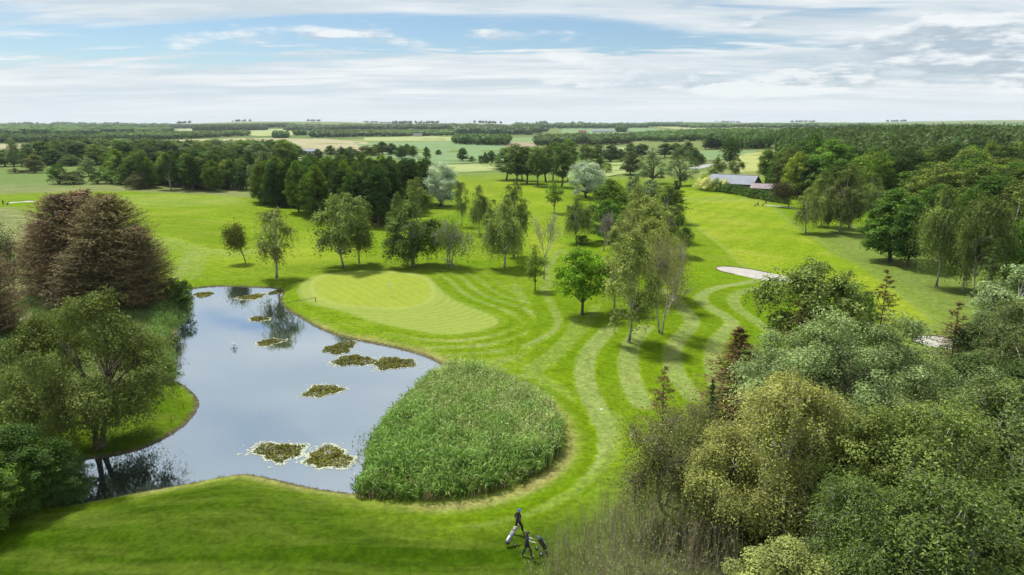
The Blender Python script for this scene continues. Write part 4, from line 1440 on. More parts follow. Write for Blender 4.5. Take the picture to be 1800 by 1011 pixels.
for i, (x, y, t_, wp, k, c, lb) in enumerate([
        (27, 304, 243, 24, 'alder', C_GREY, 'tall thin greyish tree in the rough grass with brush at its foot'), (9, 293, 264, 46, 'oak0', C_DARK, 'wide dark tree behind the tall thin greyish tree'), (38, 292, 265, 30, 'oak1', C_OAK, 'mid green tree right behind the tall thin greyish tree'),
        (62, 304, 271, 34, 'oak3', (0.085, 0.098, 0.036), 'olive mushroom-shaped tree with short trunk in the rough'), (51, 291, 251, 26, 'tall_oak', C_GREY, 'tall grey tree behind the olive mushroom-shaped tree'), (95, 291, 262, 38, 'oak2', C_DARK, 'black-green round tree next to the olive mushroom-shaped tree'),
        (124, 292, 272, 34, 'oak1', (0.06, 0.095, 0.04), 'low dome-shaped bluish tree before the loose wood'), (145, 290, 250, 44, 'oak3', C_GREY, 'big greyish tree above the low dome-shaped tree'),
        (195, 293, 266, 34, 'oak2', C_OAK, 'neat round dark tree with a sunlit top'), (104, 323, 287, 36, 'bush_big', C_DARK, 'tall dark bush joined to a lower thorny mound'), (130, 323, 301, 46, 'bush_big', (0.05, 0.062, 0.02), 'lower thorny brown-green mound beside the tall dark bush'),
        (156, 310, 277, 28, 'oak0', C_GREY, 'grey-green conical tree right of the thorny mound'), (172, 323, 302, 26, 'bush_big', C_DARK, 'small black-green bush at the start of the long wood'), (197, 323, 300, 32, 'bush_big', C_OAK, 'round green bush at the start of the long wood'),
        (226, 325, 296, 44, 'oak1', C_OAK, 'bushy tree at the corner of the long wood'), (182, 306, 290, 18, 'shrub0', C_YOUNG, 'small light green bush between dark bushes'), (242, 332, 305, 40, 'bush_big', (0.075, 0.08, 0.04), 'brownish mound of scrub below the long wood'),
        (53, 302, 298, 40, 'bush_big', (0.07, 0.06, 0.035), 'flat brown scrub under the olive mushroom-shaped tree'), (24, 303, 296, 22, 'shrub2', (0.06, 0.06, 0.03), 'brown brush at the foot of the tall thin greyish tree')]):
    ptree('bush' if ('bush' in k or 'shrub' in k) else 'broadleaf_tree', k, x, y, t_, wp, c, lb, None, 'bush' if ('bush' in k or 'shrub' in k) else 'tree')
for x, y, t_, wp in [(581, 275, 256, 20), (600, 278, 258, 18), (616, 275, 258, 24), (630, 277, 266, 20), (645, 275, 256, 30), (661, 273, 254, 24), (673, 272, 249, 20), (688, 273, 252, 24), (706, 279, 256, 22), (716, 274, 253, 18), (726, 276, 256, 18), (560, 281, 262, 18), (527, 272, 263, 22), (505, 283, 268, 20), (545, 286, 270, 24)]:
    ptree('broadleaf_tree', OAKS[int(rng.integers(5))], x, y, t_, wp * 1.1, jit(GREENS[int(rng.integers(5))]), 'dark tree in the straggling group above the round wood, by the open fields', 'straggling trees by the fields')
for x, y, t_, wp, k in [(750, 277, 258, 13, 'oak0'), (753, 283, 268, 13, 'shrub1'), (749, 293, 279, 20, 'bush_big'), (771, 273, 263, 11, 'oak1'), (813, 283, 260, 20, 'oak2'), (829, 285, 274, 14, 'shrub0'), (853, 289, 268, 13, 'oak3'), (864, 287, 265, 18, 'oak0'), (875, 289, 271, 13, 'shrub2'), (845, 289, 273, 11, 'shrub1')]:
    ptree('broadleaf_tree' if 'oak' in k else 'bush', k, x, y, t_, wp, jit(C_DARK), 'small dark tree or bush dotted along the far fairway end', 'bushes at the far fairway end', 'tree' if 'oak' in k else 'bush')
for x, y, t_, wp, k in [(1030, 284, 254, 26, 'oak0'), (1050, 283, 254, 30, 'oak1'), (1074, 285, 255, 30, 'oak2'), (1090, 282, 262, 20, 'oak3'), (1108, 275, 253, 24, 'oak1'), (1127, 276, 253, 28, 'oak0'), (1168, 278, 252, 28, 'tall_oak'), (1188, 276, 252, 26, 'oak2'), (1208, 282, 250, 28, 'oak3'), (1222, 287, 264, 22, 'oak1'), (1232, 289, 272, 16, 'oak0'), (1250, 263, 241, 20, 'oak2'), (1240, 262, 245, 14, 'oak1')]:
    ptree('broadleaf_tree', k, x, y, t_, wp * 1.1, jit(GREENS[int(rng.integers(5))]), 'leafy tree in the broken row between the alder row and the grey shed', 'trees of the broken row')

for x, y, t_, wp, k, c, lb in [(1455, 352, 247, 88, 'oak3', C_MAPLE, 'huge domed bright green tree rising at the left front of the large forest'), (1402, 340, 250, 70, 'oak1', C_DARK, 'dark spreading tree at the forest corner behind the shed'),
                               (1372, 330, 262, 44, 'oak2', C_OAK, 'dark tree at the outermost forest corner by the narrow upright tree'), (1425, 335, 236, 70, 'oak0', C_DARK, 'black-green tree behind the huge domed tree'), (1640, 375, 306, 84, 'oak2', (0.085, 0.13, 0.02), 'yellow-green domed tree in the forest front behind the maples'),
                               (1560, 362, 292, 70, 'oak0', (0.07, 0.11, 0.022), 'olive domed tree in the forest front above the dense maple')]:
    ptree('forest_tree', k, x, y, t_, wp, c, lb)
# --- the big wood on the right
FOREST = np.array([flat(x, y) for x, y in [(1356, 336), (1392, 350), (1440, 356), (1520, 374), (1620, 388), (1720, 405), (1820, 432), (2150, 520)]] + [(640, 420), (760, 760), (420, 900), (300, 800), (215, 560), (150, 380)])
FCOL = [(0.038, 0.072, 0.010), (0.042, 0.082, 0.011), (0.056, 0.096, 0.011), (0.078, 0.115, 0.016), (0.020, 0.042, 0.008), (0.075, 0.092, 0.024), (0.026, 0.050, 0.010)]
FOREST_REST = wood(None, 11.2, (11.5, 18.5), OAKS + ['maple', 'oak0', 'alder'], FCOL, 'forest_tree', 'leafy tree in the front part of the large forest on the rise', 'trees at the front of the large forest', 11, 1.28, limit=290, poly=FOREST)


def far_trees(pts, hs, wk, seed, cards, csize):
    """distant canopy: many small ragged crowns joined into one mass"""
    r = np.random.default_rng(seed)
    ico = bmesh.new()
    bmesh.ops.create_icosphere(ico, subdivisions=1, radius=1)
    IV = np.array([v_.co[:] for v_ in ico.verts])
    IT = np.array([[v_.index for v_ in f.verts] for f in ico.faces])
    ico.free()
    g = Geo()
    n = len(pts)
    H = r.uniform(*hs, n)
    W = H * wk * r.uniform(0.8, 1.25, n)
    tone = np.clip(r.normal(0.5, 0.2, n), 0.05, 0.95)
    C = np.asarray(pts) + np.column_stack([np.zeros(n), np.zeros(n), H * 0.5])
    S = np.column_stack([W / 2, W / 2, H * 0.5])
    V = (C[:, None, :] + IV[None] * S[:, None, :] * 0.84 * r.uniform(0.85, 1.1, (n, len(IV), 1))).reshape(-1, 3)
    T3 = (IT[None] + (np.arange(n) * len(IV))[:, None, None]).reshape(-1, 3)
    g.add(V, None, T3, np.repeat(tone * 0.7, len(IT)))
    d = unit(n * cards, r)
    d[:, 2] = np.where(r.uniform(size=len(d)) < 0.75, np.abs(d[:, 2]), d[:, 2])
    P = np.repeat(C, cards, 0) + d * np.repeat(S, cards, 0) * r.uniform(0.78, 1.06, (n * cards, 1))
    N = d + np.array([0, 0, 0.4]) + r.normal(size=d.shape) * 0.5
    g.leaves(P, N, csize * r.uniform(0.6, 1.3, n * cards), np.clip(np.repeat(tone, cards) + r.normal(0, 0.16, n * cards), 0, 1), 0.8, r=r)
    return g


def far_wood(name, pts, hs, wk, col, label, seed, cards=60, csize=2.2, cat='wood'):
    if len(pts) == 0:
        return
    g = far_trees(pts, hs, wk, seed, cards, csize)
    o = link(name, g.mesh(name, LEAF))
    o.color = (*[q_ * LEAFK for q_ in col], 1)
    tag(o, label, cat, kind='stuff')


far_wood('woodland', LOOSE_REST, (11, 16), 1.0, (0.055, 0.085, 0.024), 'back of the loose wood thinning out towards the pale fields', 13, 70, 2.0)
far_wood('forest', FOREST_REST, (11.5, 18), 0.74, (0.030, 0.051, 0.010), 'rear canopy of the large forest reaching to the skyline', 12, 66, 1.65, 'forest')
FARW = [([(-150, 241), (130, 240), (300, 238), (300, 232), (130, 230), (-150, 231)], 'blue-green wood stretching along the foot of the far left ridge'),
        ([(-100, 226), (165, 225), (300, 226), (300, 223.2), (160, 222.6), (-100, 223)], 'dim wooded skyline on the far left'),
        ([(175, 249), (300, 246), (438, 239), (435, 236.5), (300, 241), (180, 244)], 'dark tapering strip of trees across the pale far field'),
        ([(-100, 252), (190, 252), (190, 249), (-100, 248)], 'lighter row of trees below the far left wood'),
        ([(481, 243.5), (506, 243), (506, 240), (483, 240)], 'round dark copse alone on the pale far field'), ([(517, 238.5), (538, 238), (537, 236.3), (518, 236.5)], 'small low copse on the lime green far field'),
        ([(545, 242), (625, 241), (625, 236), (550, 235)], 'trees round the far farmstead with pale walls'), ([(605, 240), (735, 240), (800, 239), (800, 234), (700, 235), (610, 235)], 'long dark wood behind the lime green strip of field'),
        ([(505, 231), (700, 229), (900, 231), (900, 227), (700, 225), (510, 226)], 'bluish wooded ridge along the middle of the skyline'), ([(797, 254), (894, 257), (894, 251), (800, 249)], 'compact dark plantation with straight edges in the green fields'),
        ([(800, 238), (930, 238), (960, 234), (930, 230), (800, 232)], 'pale blue wood left of the long white barn'), ([(940, 257), (1020, 257), (1110, 254), (1110, 246), (1000, 248), (945, 250)], 'dark wood in front of the long white barn'),
        ([(1095, 249), (1200, 250), (1350, 246), (1350, 239), (1220, 238), (1120, 242)], 'broad bluish wood right of the long white barn'), ([(1140, 223.3), (1205, 223.3), (1205, 222), (1140, 222)], 'thin dark tree line on the crest of the skyline'),
        ([(1250, 262), (1350, 262), (1350, 257), (1260, 257)], 'hedge of dark trees at the left foot of the large forest'), ([(1085, 233), (1100, 233), (1100, 231), (1085, 231)], 'tiny clump of trees beside the long white barn'),
        ([(300, 226), (510, 225), (510, 223.5), (300, 224)], 'thin hedgerow along the left skyline'), ([(900, 226), (1140, 225), (1140, 223.4), (900, 223.8)], 'thin hedgerow along the middle skyline'), ([(1200, 225.5), (1500, 225.5), (1700, 225.5), (1700, 223.4), (1200, 223.2)], 'thin hedgerow along the right skyline'),
        ([(340, 231), (470, 229), (470, 228), (340, 229.5)], 'dark hedge between the pale and lime far fields')]
for i, (p, lb) in enumerate(FARW):
    poly = np.array([gp(x, y)[:2] for x, y in p])
    dist = np.linalg.norm(poly.mean(0))
    area = 0.5 * abs(np.sum(poly[:, 0] * np.roll(poly[:, 1], -1) - poly[:, 1] * np.roll(poly[:, 0], -1)))
    sp = max(10.0, math.sqrt(area / 260))
    pts = in_poly(poly, sp, 200 + i)
    if len(pts) < 3:
        t_ = np.linspace(0, 1, 12)[:, None]
        q = poly[0] * (1 - t_) + poly[1] * t_
        pts = np.column_stack([q, height(q[:, 0], q[:, 1])])
    far_wood('woodland', pts, (11, 16) if dist < 2200 else (15, 27), max(0.85, sp / 13) if dist < 2200 else max(0.9, sp / 20), jit((0.050, 0.085, 0.022), 0.1), lb, 300 + i, 46 if dist < 1500 else 26, 2.6 if dist < 1500 else 4.0)

for i, (x0, x1) in enumerate([(20, 60), (95, 165), (190, 214), (312, 330), (412, 440), (540, 562), (640, 726), (735, 772), (842, 872), (945, 962), (1010, 1030), (1146, 1196), (1262, 1300), (1392, 1432), (1560, 1590)]):
    r = np.random.default_rng(700 + i)
    pts = []
    for px in np.linspace(x0, x1, max(4, int((x1 - x0) / 3))):
        d = ray(px, 221)
        D = np.linspace(2200, 8300, 160)
        X, Y = d[0] / d[1] * D, D
        el = (height(X, Y) - CAM_H) / D
        j = int(np.argmax(el))
        for q in range(2):
            x, y = X[j] + r.normal(0, 14), Y[j] + r.normal(0, 25)
            pts.append((x, y, float(height(np.array([x]), np.array([y]))[0])))
    far_wood('skyline_grove', np.array(pts), (14, 26), 0.95, (0.045, 0.075, 0.022), ['low grove on the skyline above the far left wood', 'long grove on the left skyline', 'short grove right of the long left skyline grove', 'tiny grove on the skyline over the pale strip field', 'small grove on the skyline left of the tall pale building', 'grove on the skyline by the tall pale building', 'long grove on the skyline above the long dark wood', 'grove on the skyline right of the long dark wood', 'round knoll of trees on the skyline above the dark plantation', 'tiny grove on the skyline left of the long white barn', 'small grove on the skyline over the red brick farmhouse', 'low dark grove on the crest right of the long white barn', 'grove on the skyline left of the tiny white building', 'grove on the skyline above the forest corner', 'grove peeping over the large forest'][i], 720 + i, 40, 3.0)

# --- left bank
for k, x, y, t_, wp, c, lb in [('brown1', 92, 506, 388, 92, C_BROWN, 'lower brown dying spruce at the outer left of the brown clump'), ('brown0', 128, 522, 342, 142, C_BROWN, 'tall reddish brown dying spruce in the left half of the brown clump'),
                               ('brown1', 168, 516, 336, 132, (0.118, 0.082, 0.060), 'tallest brown dying spruce in the middle of the brown clump'), ('brown0', 212, 534, 344, 150, (0.098, 0.080, 0.046), 'broad olive-brown dying spruce on the pond side of the brown clump'),
                               ('brown1', 256, 540, 398, 98, (0.085, 0.066, 0.042), 'low brown dying spruce sloping down towards the pond'), ('brown0', 172, 545, 425, 135, (0.085, 0.068, 0.042), 'squat brown dying spruce in front of the brown clump'),
                               ('brown1', -8, 592, 428, 96, C_BROWN, 'lone brown spruce past the meadow left of the brown clump')]:
    ptree('spruce_tree', k, x, y, t_, wp, c, lb)
ptree('birch_tree', 'pond_birch', 172, 786, 524, 246, (0.080, 0.102, 0.032), 'large spreading birch with dark forked trunk on the grassy spit in the pond', rot=0.35)
for k, x, y, t_, wp, c, lb in [('shrub0', 206, 540, 503, 62, (0.04, 0.075, 0.018), 'dark elder bush with white blossom below the brown clump'), ('shrub1', 317, 543, 492, 44, C_DARK, 'dark leafy bush at the water by the brown clump'), ('shrub2', 300, 525, 488, 34, C_OAK, 'green bush against the right flank of the brown clump'),
                               ('near_leafy', 42, 888, 752, 150, C_DARK, 'dark dense shrub filling the corner below the large spreading birch'), ('near_leafy', 112, 880, 792, 96, (0.04, 0.08, 0.022), 'low blue-green shrub hanging over the water below the large spreading birch'),
                               ('near_leafy', -20, 925, 800, 130, C_OAK, 'green shrub at the lawn edge beside the dark dense shrub'), ('near_leafy', 10, 800, 690, 130, C_DARK, 'shaded shrub behind the dark dense shrub'), ('near_sparse', 45, 800, 655, 110, C_OLIVE, 'loose olive willow bush beside the large spreading birch'),
                               ('shrub1', 30, 585, 566, 70, C_OAK, 'low round bush beside the sandy path'), ('shrub0', 10, 690, 655, 70, C_DARK, 'dark bush in the meadow behind the large spreading birch'), ('shrub2', 300, 672, 640, 40, (0.06, 0.10, 0.03), 'low bush on the bank at the neck of the grassy spit'),
                               ('shrub0', 302, 612, 588, 34, (0.075, 0.10, 0.03), 'small bush on the left bank of the pond'), ('shrub1', 15, 640, 600, 80, C_DARK, 'dark thorn bush between the sandy path and the meadow'), ('bush_big', -20, 740, 650, 140, (0.06, 0.09, 0.03), 'broad green bush at the meadow edge')]:
    ptree('bush', k, x, y, t_, wp, c, lb, None, 'bush')
ptree('hawthorn_tree', 'near_sparse', 22, 510, 382, 100, (0.05, 0.065, 0.03), 'dark thin-leaved tree left of the brown clump')

# --- near trees on the right
NEAR = [('near_birch', 1372, 935, 668, 250, (0.165, 0.172, 0.062), 'olive yellow weeping birch with bare grey forked trunk in the right-hand thicket', 'birch_tree'),
        ('near_birch1', 1262, 935, 755, 190, (0.150, 0.160, 0.056), 'lower olive yellow birch leaning out beside the taller olive birch', 'birch_tree'),
        ('near_willow', 1450, 790, 556, 270, (0.105, 0.142, 0.078), 'broad grey-green willow above the olive birches', 'willow_tree'),
        ('near_willow', 1570, 780, 562, 260, (0.095, 0.130, 0.068), 'second grey-green willow joined to the broad one', 'willow_tree'),
        ('near_willow', 1385, 735, 590, 150, (0.125, 0.165, 0.095), 'small silvery willow lobe on the lawn side of the broad willow', 'willow_tree'),
        ('birch3', 1420, 650, 462, 175, (0.100, 0.135, 0.040), 'green birch mixed with brown branches behind the willows', 'birch_tree'),
        ('birch_round', 1478, 640, 500, 110, (0.090, 0.160, 0.030), 'fresh green tree low beside the green birch', 'broadleaf_tree'),
        ('dead0', 1408, 660, 492, 90, (0.10, 0.062, 0.045), 'rust brown dying spruce inside the green birch', 'spruce_tree'),
        ('dead0', 1290, 735, 576, 150, C_RUST, 'rust-tinged dark spruce on the lawn edge by the striped fairway', 'spruce_tree'),
        ('dead1', 1160, 810, 645, 95, C_RUST, 'thin rust-tipped spruce rising out of the grey brush', 'spruce_tree'),
        ('spruce', 1246, 770, 668, 44, C_SPRUCE, 'small dark green spruce between the two rusty spruces', 'spruce_tree'),
        ('dead1', 1540, 640, 476, 92, C_RUST, 'nearly bare rusty spruce standing against the fairway above the willows', 'spruce_tree'),
        ('dead1', 1662, 690, 532, 110, (0.085, 0.06, 0.035), 'sparse dead spruce in front of the gravelly bunker', 'spruce_tree'),
        ('near_sparse', 1165, 890, 700, 200, (0.110, 0.125, 0.050), 'thin-leaved dark-twigged tree at the corner of the lawn', 'broadleaf_tree'),
        ('near_sparse', 1215, 860, 712, 130, (0.120, 0.135, 0.060), 'grey-green open tree behind the thin-leaved tree', 'broadleaf_tree'),
        ('near_birch1', 1620, 1010, 715, 290, (0.080, 0.108, 0.032), 'big leafy green birch filling the lower right thicket', 'birch_tree'),  # lower right crowns: deep shade and corner darkening put into the leaf colour
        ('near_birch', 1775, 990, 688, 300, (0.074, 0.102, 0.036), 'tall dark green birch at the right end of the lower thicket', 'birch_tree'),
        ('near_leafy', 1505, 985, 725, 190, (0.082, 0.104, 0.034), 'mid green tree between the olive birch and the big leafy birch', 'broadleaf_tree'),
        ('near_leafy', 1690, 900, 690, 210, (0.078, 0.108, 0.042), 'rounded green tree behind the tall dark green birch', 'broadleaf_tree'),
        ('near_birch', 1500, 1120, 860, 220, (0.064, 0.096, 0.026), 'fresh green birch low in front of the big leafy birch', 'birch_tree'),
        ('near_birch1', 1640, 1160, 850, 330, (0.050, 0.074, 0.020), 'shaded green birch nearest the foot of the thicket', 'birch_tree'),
        ('near_leafy', 1800, 1130, 860, 300, (0.048, 0.072, 0.022), 'shade-darkened green tree under the tall dark green birch', 'broadleaf_tree'),
        ('near_leafy', 1365, 1150, 958, 200, (0.130, 0.148, 0.062), 'pale olive bushy tree top below the bare grey trunk', 'broadleaf_tree'),
        ('birch_round', 1778, 600, 470, 130, C_GREY, 'grey-green tree at the right under the birch row', 'broadleaf_tree'),
        ('near_leafy', 1718, 690, 555, 130, (0.045, 0.068, 0.028), 'dark glossy tree right of the sparse dead spruce', 'broadleaf_tree'),
        ('near_birch', 1795, 740, 535, 180, (0.085, 0.110, 0.045), 'tall olive birch above the dark glossy tree', 'birch_tree'),
        ('near_leafy', 1690, 770, 625, 170, (0.052, 0.080, 0.028), 'green tree below the sparse dead spruce', 'broadleaf_tree'),
        ('near_leafy', 1770, 800, 640, 160, (0.042, 0.068, 0.022), 'dark green tree at the right below the tall olive birch', 'broadleaf_tree'),
        ('near_willow', 1630, 830, 640, 170, (0.095, 0.130, 0.060), 'soft green willow between the grey-green willows and the green tree', 'willow_tree'),
        ('near_leafy', 1440, 880, 735, 150, (0.050, 0.072, 0.022), 'low green tree under the broad grey-green willow', 'broadleaf_tree'),
        ('near_sparse', 1560, 860, 690, 170, (0.115, 0.120, 0.055), 'brownish thin tree between willow and big leafy birch', 'broadleaf_tree')]
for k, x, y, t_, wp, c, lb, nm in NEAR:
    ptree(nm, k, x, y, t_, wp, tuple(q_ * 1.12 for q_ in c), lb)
for i, (x, y, h_, w_) in enumerate([(1012, 995, 3.6, 4.4), (1075, 965, 4.4, 5.0), (1135, 940, 4.6, 5.0), (1110, 1030, 4.6, 5.5), (1190, 990, 4.8, 5.5), (1030, 1060, 4.0, 5.0), (1245, 1010, 4.6, 5.0), (1180, 1070, 4.6, 5.5), (960, 1040, 2.6, 4.0), (1290, 1080, 4.8, 5.0), (1100, 1110, 4.8, 6)]):
    tree('brushwood', 'thicket%d' % (i % 2), gp(x, y), h_, w_, C_OLIVE, 'clump of bare upright brown stems in front of the thin-leaved tree', 'bare brush by the golfers', 'shrub', parts=('stems', 'leaves'))

# --- hedge and blossom by the shed
for i, (x, y, t_, wp) in enumerate([(1231, 333, 312, 24), (1243, 335, 309, 26), (1258, 336, 312, 26), (1272, 337, 314, 26), (1240, 325, 304, 26), (1262, 327, 309, 22), (1297, 331, 318, 20)]):
    e = ptree('elder_bush', 'flower_bush', x, y, t_, wp, C_FLOWER if i in (0, 1, 3, 5) else (0.14, 0.19, 0.05), 'blossoming cream elder bush in front of the grey shed' if i in (0, 1, 3, 5) else 'yellow-green elder bush between the blossoming ones by the grey shed', 'blossoming elders' if i in (0, 1, 3, 5) else 'green elders by the shed', 'bush')
for i in range(13):
    x = 1268 + i * 9.2
    y = 337 + i * 1.75
    ptree('hedge_bush', 'bush_big' if i % 2 else 'shrub1', x, y, y - 17, 22, jit((0.055, 0.105, 0.022)), 'green bush in the hedge below the shed roofs', 'hedge below the shed', 'bush')

# ------------------------------------------------------------------ reeds and tall grass
def blades(name, poly, n, hs, wid, col, label, seed, leafy=0, leaf_len=0.45, lean=0.12, mask=None, cat='reeds', lv0=0.5):
    r = np.random.default_rng(seed)
    P = np.asarray(poly)
    lo, hi = P.min(0), P.max(0)
    X = r.uniform(lo[0], hi[0], n * 3)
    Y = r.uniform(lo[1], hi[1], n * 3)
    k = sd_poly(P, X, Y) < 0.05
    if mask is not None:
        k &= r.uniform(size=len(X)) < mask(X, Y)
    X, Y = X[k][:n], Y[k][:n]
    n = len(X)
    Z = height(X, Y)
    hh = r.uniform(*hs, n) * (1 + 0.20 * vnoise(X, Y, 4.5, seed) + 0.16 * vnoise(X, Y, 1.6, seed + 1)) * r.choice([1.0, 1.0, 0.8, 1.18], n)
    ed = -sd_poly(P, X, Y)
    keep = r.uniform(size=n) < 0.25 + 0.75 * sstep(0.0, 0.9, ed + 0.5 * vnoise(X, Y, 2.2, seed + 5))
    X, Y, Z, hh, ed = X[keep], Y[keep], Z[keep], hh[keep], ed[keep]
    n = len(X)
    hh = hh * (0.72 + 0.28 * sstep(0, 1.6, ed))
    A = np.column_stack([X, Y, Z - 0.05])
    wind = np.array([0.10, -0.04, 0])
    tip = A + np.column_stack([r.normal(0, lean, n) * hh, r.normal(0, lean, n) * hh, hh]) + wind * hh[:, None]
    g = Geo()
    tone = np.clip(lv0 + 0.16 * vnoise(X, Y, 2.6, seed + 2) + r.normal(0, 0.15, n), 0, 1)
    g.slivers(A, tip, wid, tone, r)
    for q in range(leafy):
        f = r.uniform(0.35, 1.0, n)[:, None]
        p = A + (tip - A) * f
        d = np.column_stack([r.normal(0, 0.6, n), r.normal(0, 0.6, n), np.abs(r.normal(0.8, 0.45, n))])
        d /= np.linalg.norm(d, axis=1)[:, None]
        L = leaf_len * r.uniform(0.6, 1.3, n)
        N = np.column_stack([r.normal(0, 0.7, n), r.normal(-0.2, 0.7, n), np.full(n, 0.7)])
        g.leaves(p + d * L[:, None] * 0.45, N, L, np.clip(tone + r.normal(0, 0.12, n), 0, 1), 0.16, d, r)
    o = link(name, g.mesh(name, BLADE))
    o.color = (*[q_ * 1.3 for q_ in col], 1)
    return tag(o, label, cat, kind='stuff')


rc = REED.mean(0)
r_lo, r_hi = REED.min(0), REED.max(0)
front_ln = flats([(628, 858), (680, 876), (740, 879), (800, 875), (860, 864), (905, 848)])
front = lambda X, Y: 1 - sstep(1.6, 3.6, d_line(front_ln, X, Y) + 0.5 * vnoise(X, Y, 2.0, 9))
dryside = lambda X, Y: np.clip(0.06 + 0.95 * sstep(-6, 7, (X - rc[0]) * 0.75 + (Y - rc[1]) * 0.55), 0, 1)
blades('reeds', REED, 27000, (1.35, 2.1), 0.035, (0.150, 0.255, 0.050), 'tall green common reed covering most of the bed beside the pond', 400, 4, 0.55, mask=lambda X, Y: (1 - 0.9 * front(X, Y)) * (1 - 0.5 * dryside(X, Y)))
blades('reed_stalks', REED, 16000, (1.8, 2.75), 0.05, (0.340, 0.375, 0.175), 'pale dry reed stalks standing through the bed on the fairway side', 401, 1, 0.35, 0.07, mask=lambda X, Y: dryside(X, Y) * (1 - front(X, Y)))
blades('sedge', REED, 7500, (0.9, 1.5), 0.06, (0.085, 0.150, 0.022), 'dark green sedge in the front strip of the reed bed', 402, 2, 0.6, 0.14, mask=front, cat='sedge')
blades('dead_sedge', REED, 4200, (0.8, 1.45), 0.055, (0.300, 0.225, 0.145), 'dead straw coloured sedge in the front strip of the reed bed', 403, 1, 0.4, 0.2, mask=lambda X, Y: front(X, Y) * 0.8, cat='sedge')
mead = flats([(-60, 545), (60, 520), (170, 545), (328, 512), (336, 545), (310, 580), (296, 640), (255, 690), (130, 690), (-60, 760)])
blades('meadow_grass', mead, 26000, (0.5, 1.1), 0.07, (0.125, 0.190, 0.065), 'long lush meadow grass on the left bank between the brown clump and the spreading birch', 404, 0, lean=0.25, cat='grass')
stray = flats([(622, 760), (646, 748), (650, 800), (628, 822), (612, 862), (604, 850), (618, 815)], WATER)
blades('stray_reeds', stray, 330, (0.7, 1.5), 0.05, (0.09, 0.14, 0.045), 'thin stray reeds standing in the water at the tip of the reed bed', 407, 1, 0.4, 0.12)
bank = flats([(262, 552), (300, 512), (336, 508), (341, 535), (331, 556), (304, 575), (300, 600), (310, 625), (306, 660), (280, 668), (275, 600)], 0)
blades('bank_reeds', bank, 5200, (0.9, 1.7), 0.05, (0.100, 0.165, 0.040), 'green bank reeds along the left shore of the pond', 405, 2, 0.5, 0.16)
nse = flats([(50, 860), (150, 815), (150, 880), (90, 890)], 0)
blades('bank_reeds', nse, 2600, (0.6, 1.2), 0.05, (0.045, 0.10, 0.035), 'dark bank reeds leaning over the water below the spreading birch', 406, 2, 0.5, 0.25)
lip_g = Geo()
for i in range(len(POND)):
    a_, b_ = POND[i], POND[(i + 1) % len(POND)]
    k = int(np.linalg.norm(b_ - a_) * 26)
    if k < 1:
        continue
    t_ = rng.uniform(size=(k, 1))
    q = a_ * (1 - t_) + b_ * t_ + rng.normal(0, 0.22, (k, 2)) + np.array([0.0, 0.0])
    dd = sd_poly(POND, q[:, 0], q[:, 1])
    q = q[dd > -0.03]
    A = np.column_stack([q, height(q[:, 0], q[:, 1]) - 0.02])
    B = A + np.column_stack([rng.normal(0, 0.06, len(q)), rng.normal(0, 0.06, len(q)), rng.uniform(0.08, 0.32, len(q))])
    lip_g.slivers(A, B, 0.05, np.clip(rng.normal(0.5, 0.2, len(q)), 0, 1))
o = link('bank_grass', lip_g.mesh('bank_grass', BLADE))
o.color = (0.13, 0.15, 0.045, 1)
tag(o, 'short ragged grass fringe along the pond edge', 'grass', kind='stuff')

# ------------------------------------------------------------------ water lilies
PAD = plain('lily_pad', (0.30, 0.325, 0.22), 0.45, noise_s=3.0, noise_amt=0.25)
LILY = [(358, 518, 34, 9, 0.9, 'thin lily patch in the far left corner of the pond'), (444, 522, 46, 12, 0.55, 'pale-rimmed lily patch by the far bank of the pond'), (486, 514, 22, 8, 0.8, 'small dark lily patch under the slim birch'),
        (455, 561, 36, 10, 0.6, 'small lily patch in the dark reflection'), (473, 602, 46, 14, 0.55, 'pale-rimmed lily patch nearest the fountain'), (597, 612, 58, 20, 0.8, 'raised olive lily patch, farthest of the group of three'),
        (622, 634, 68, 22, 0.75, 'long olive lily patch in the middle of the group of three'), (692, 639, 66, 26, 0.75, 'olive lily patch nearest the reed tip'), (568, 687, 80, 20, 0.65, 'lone long lily patch in open water'),
        (491, 794, 92, 40, 0.55, 'large round lily patch with wide pale rim near the front bank'), (578, 805, 98, 40, 0.6, 'large lily patch with wide pale rim touching the reeds')]
LILYLEAF = leaf_mat('lily_leaf', 0.2)
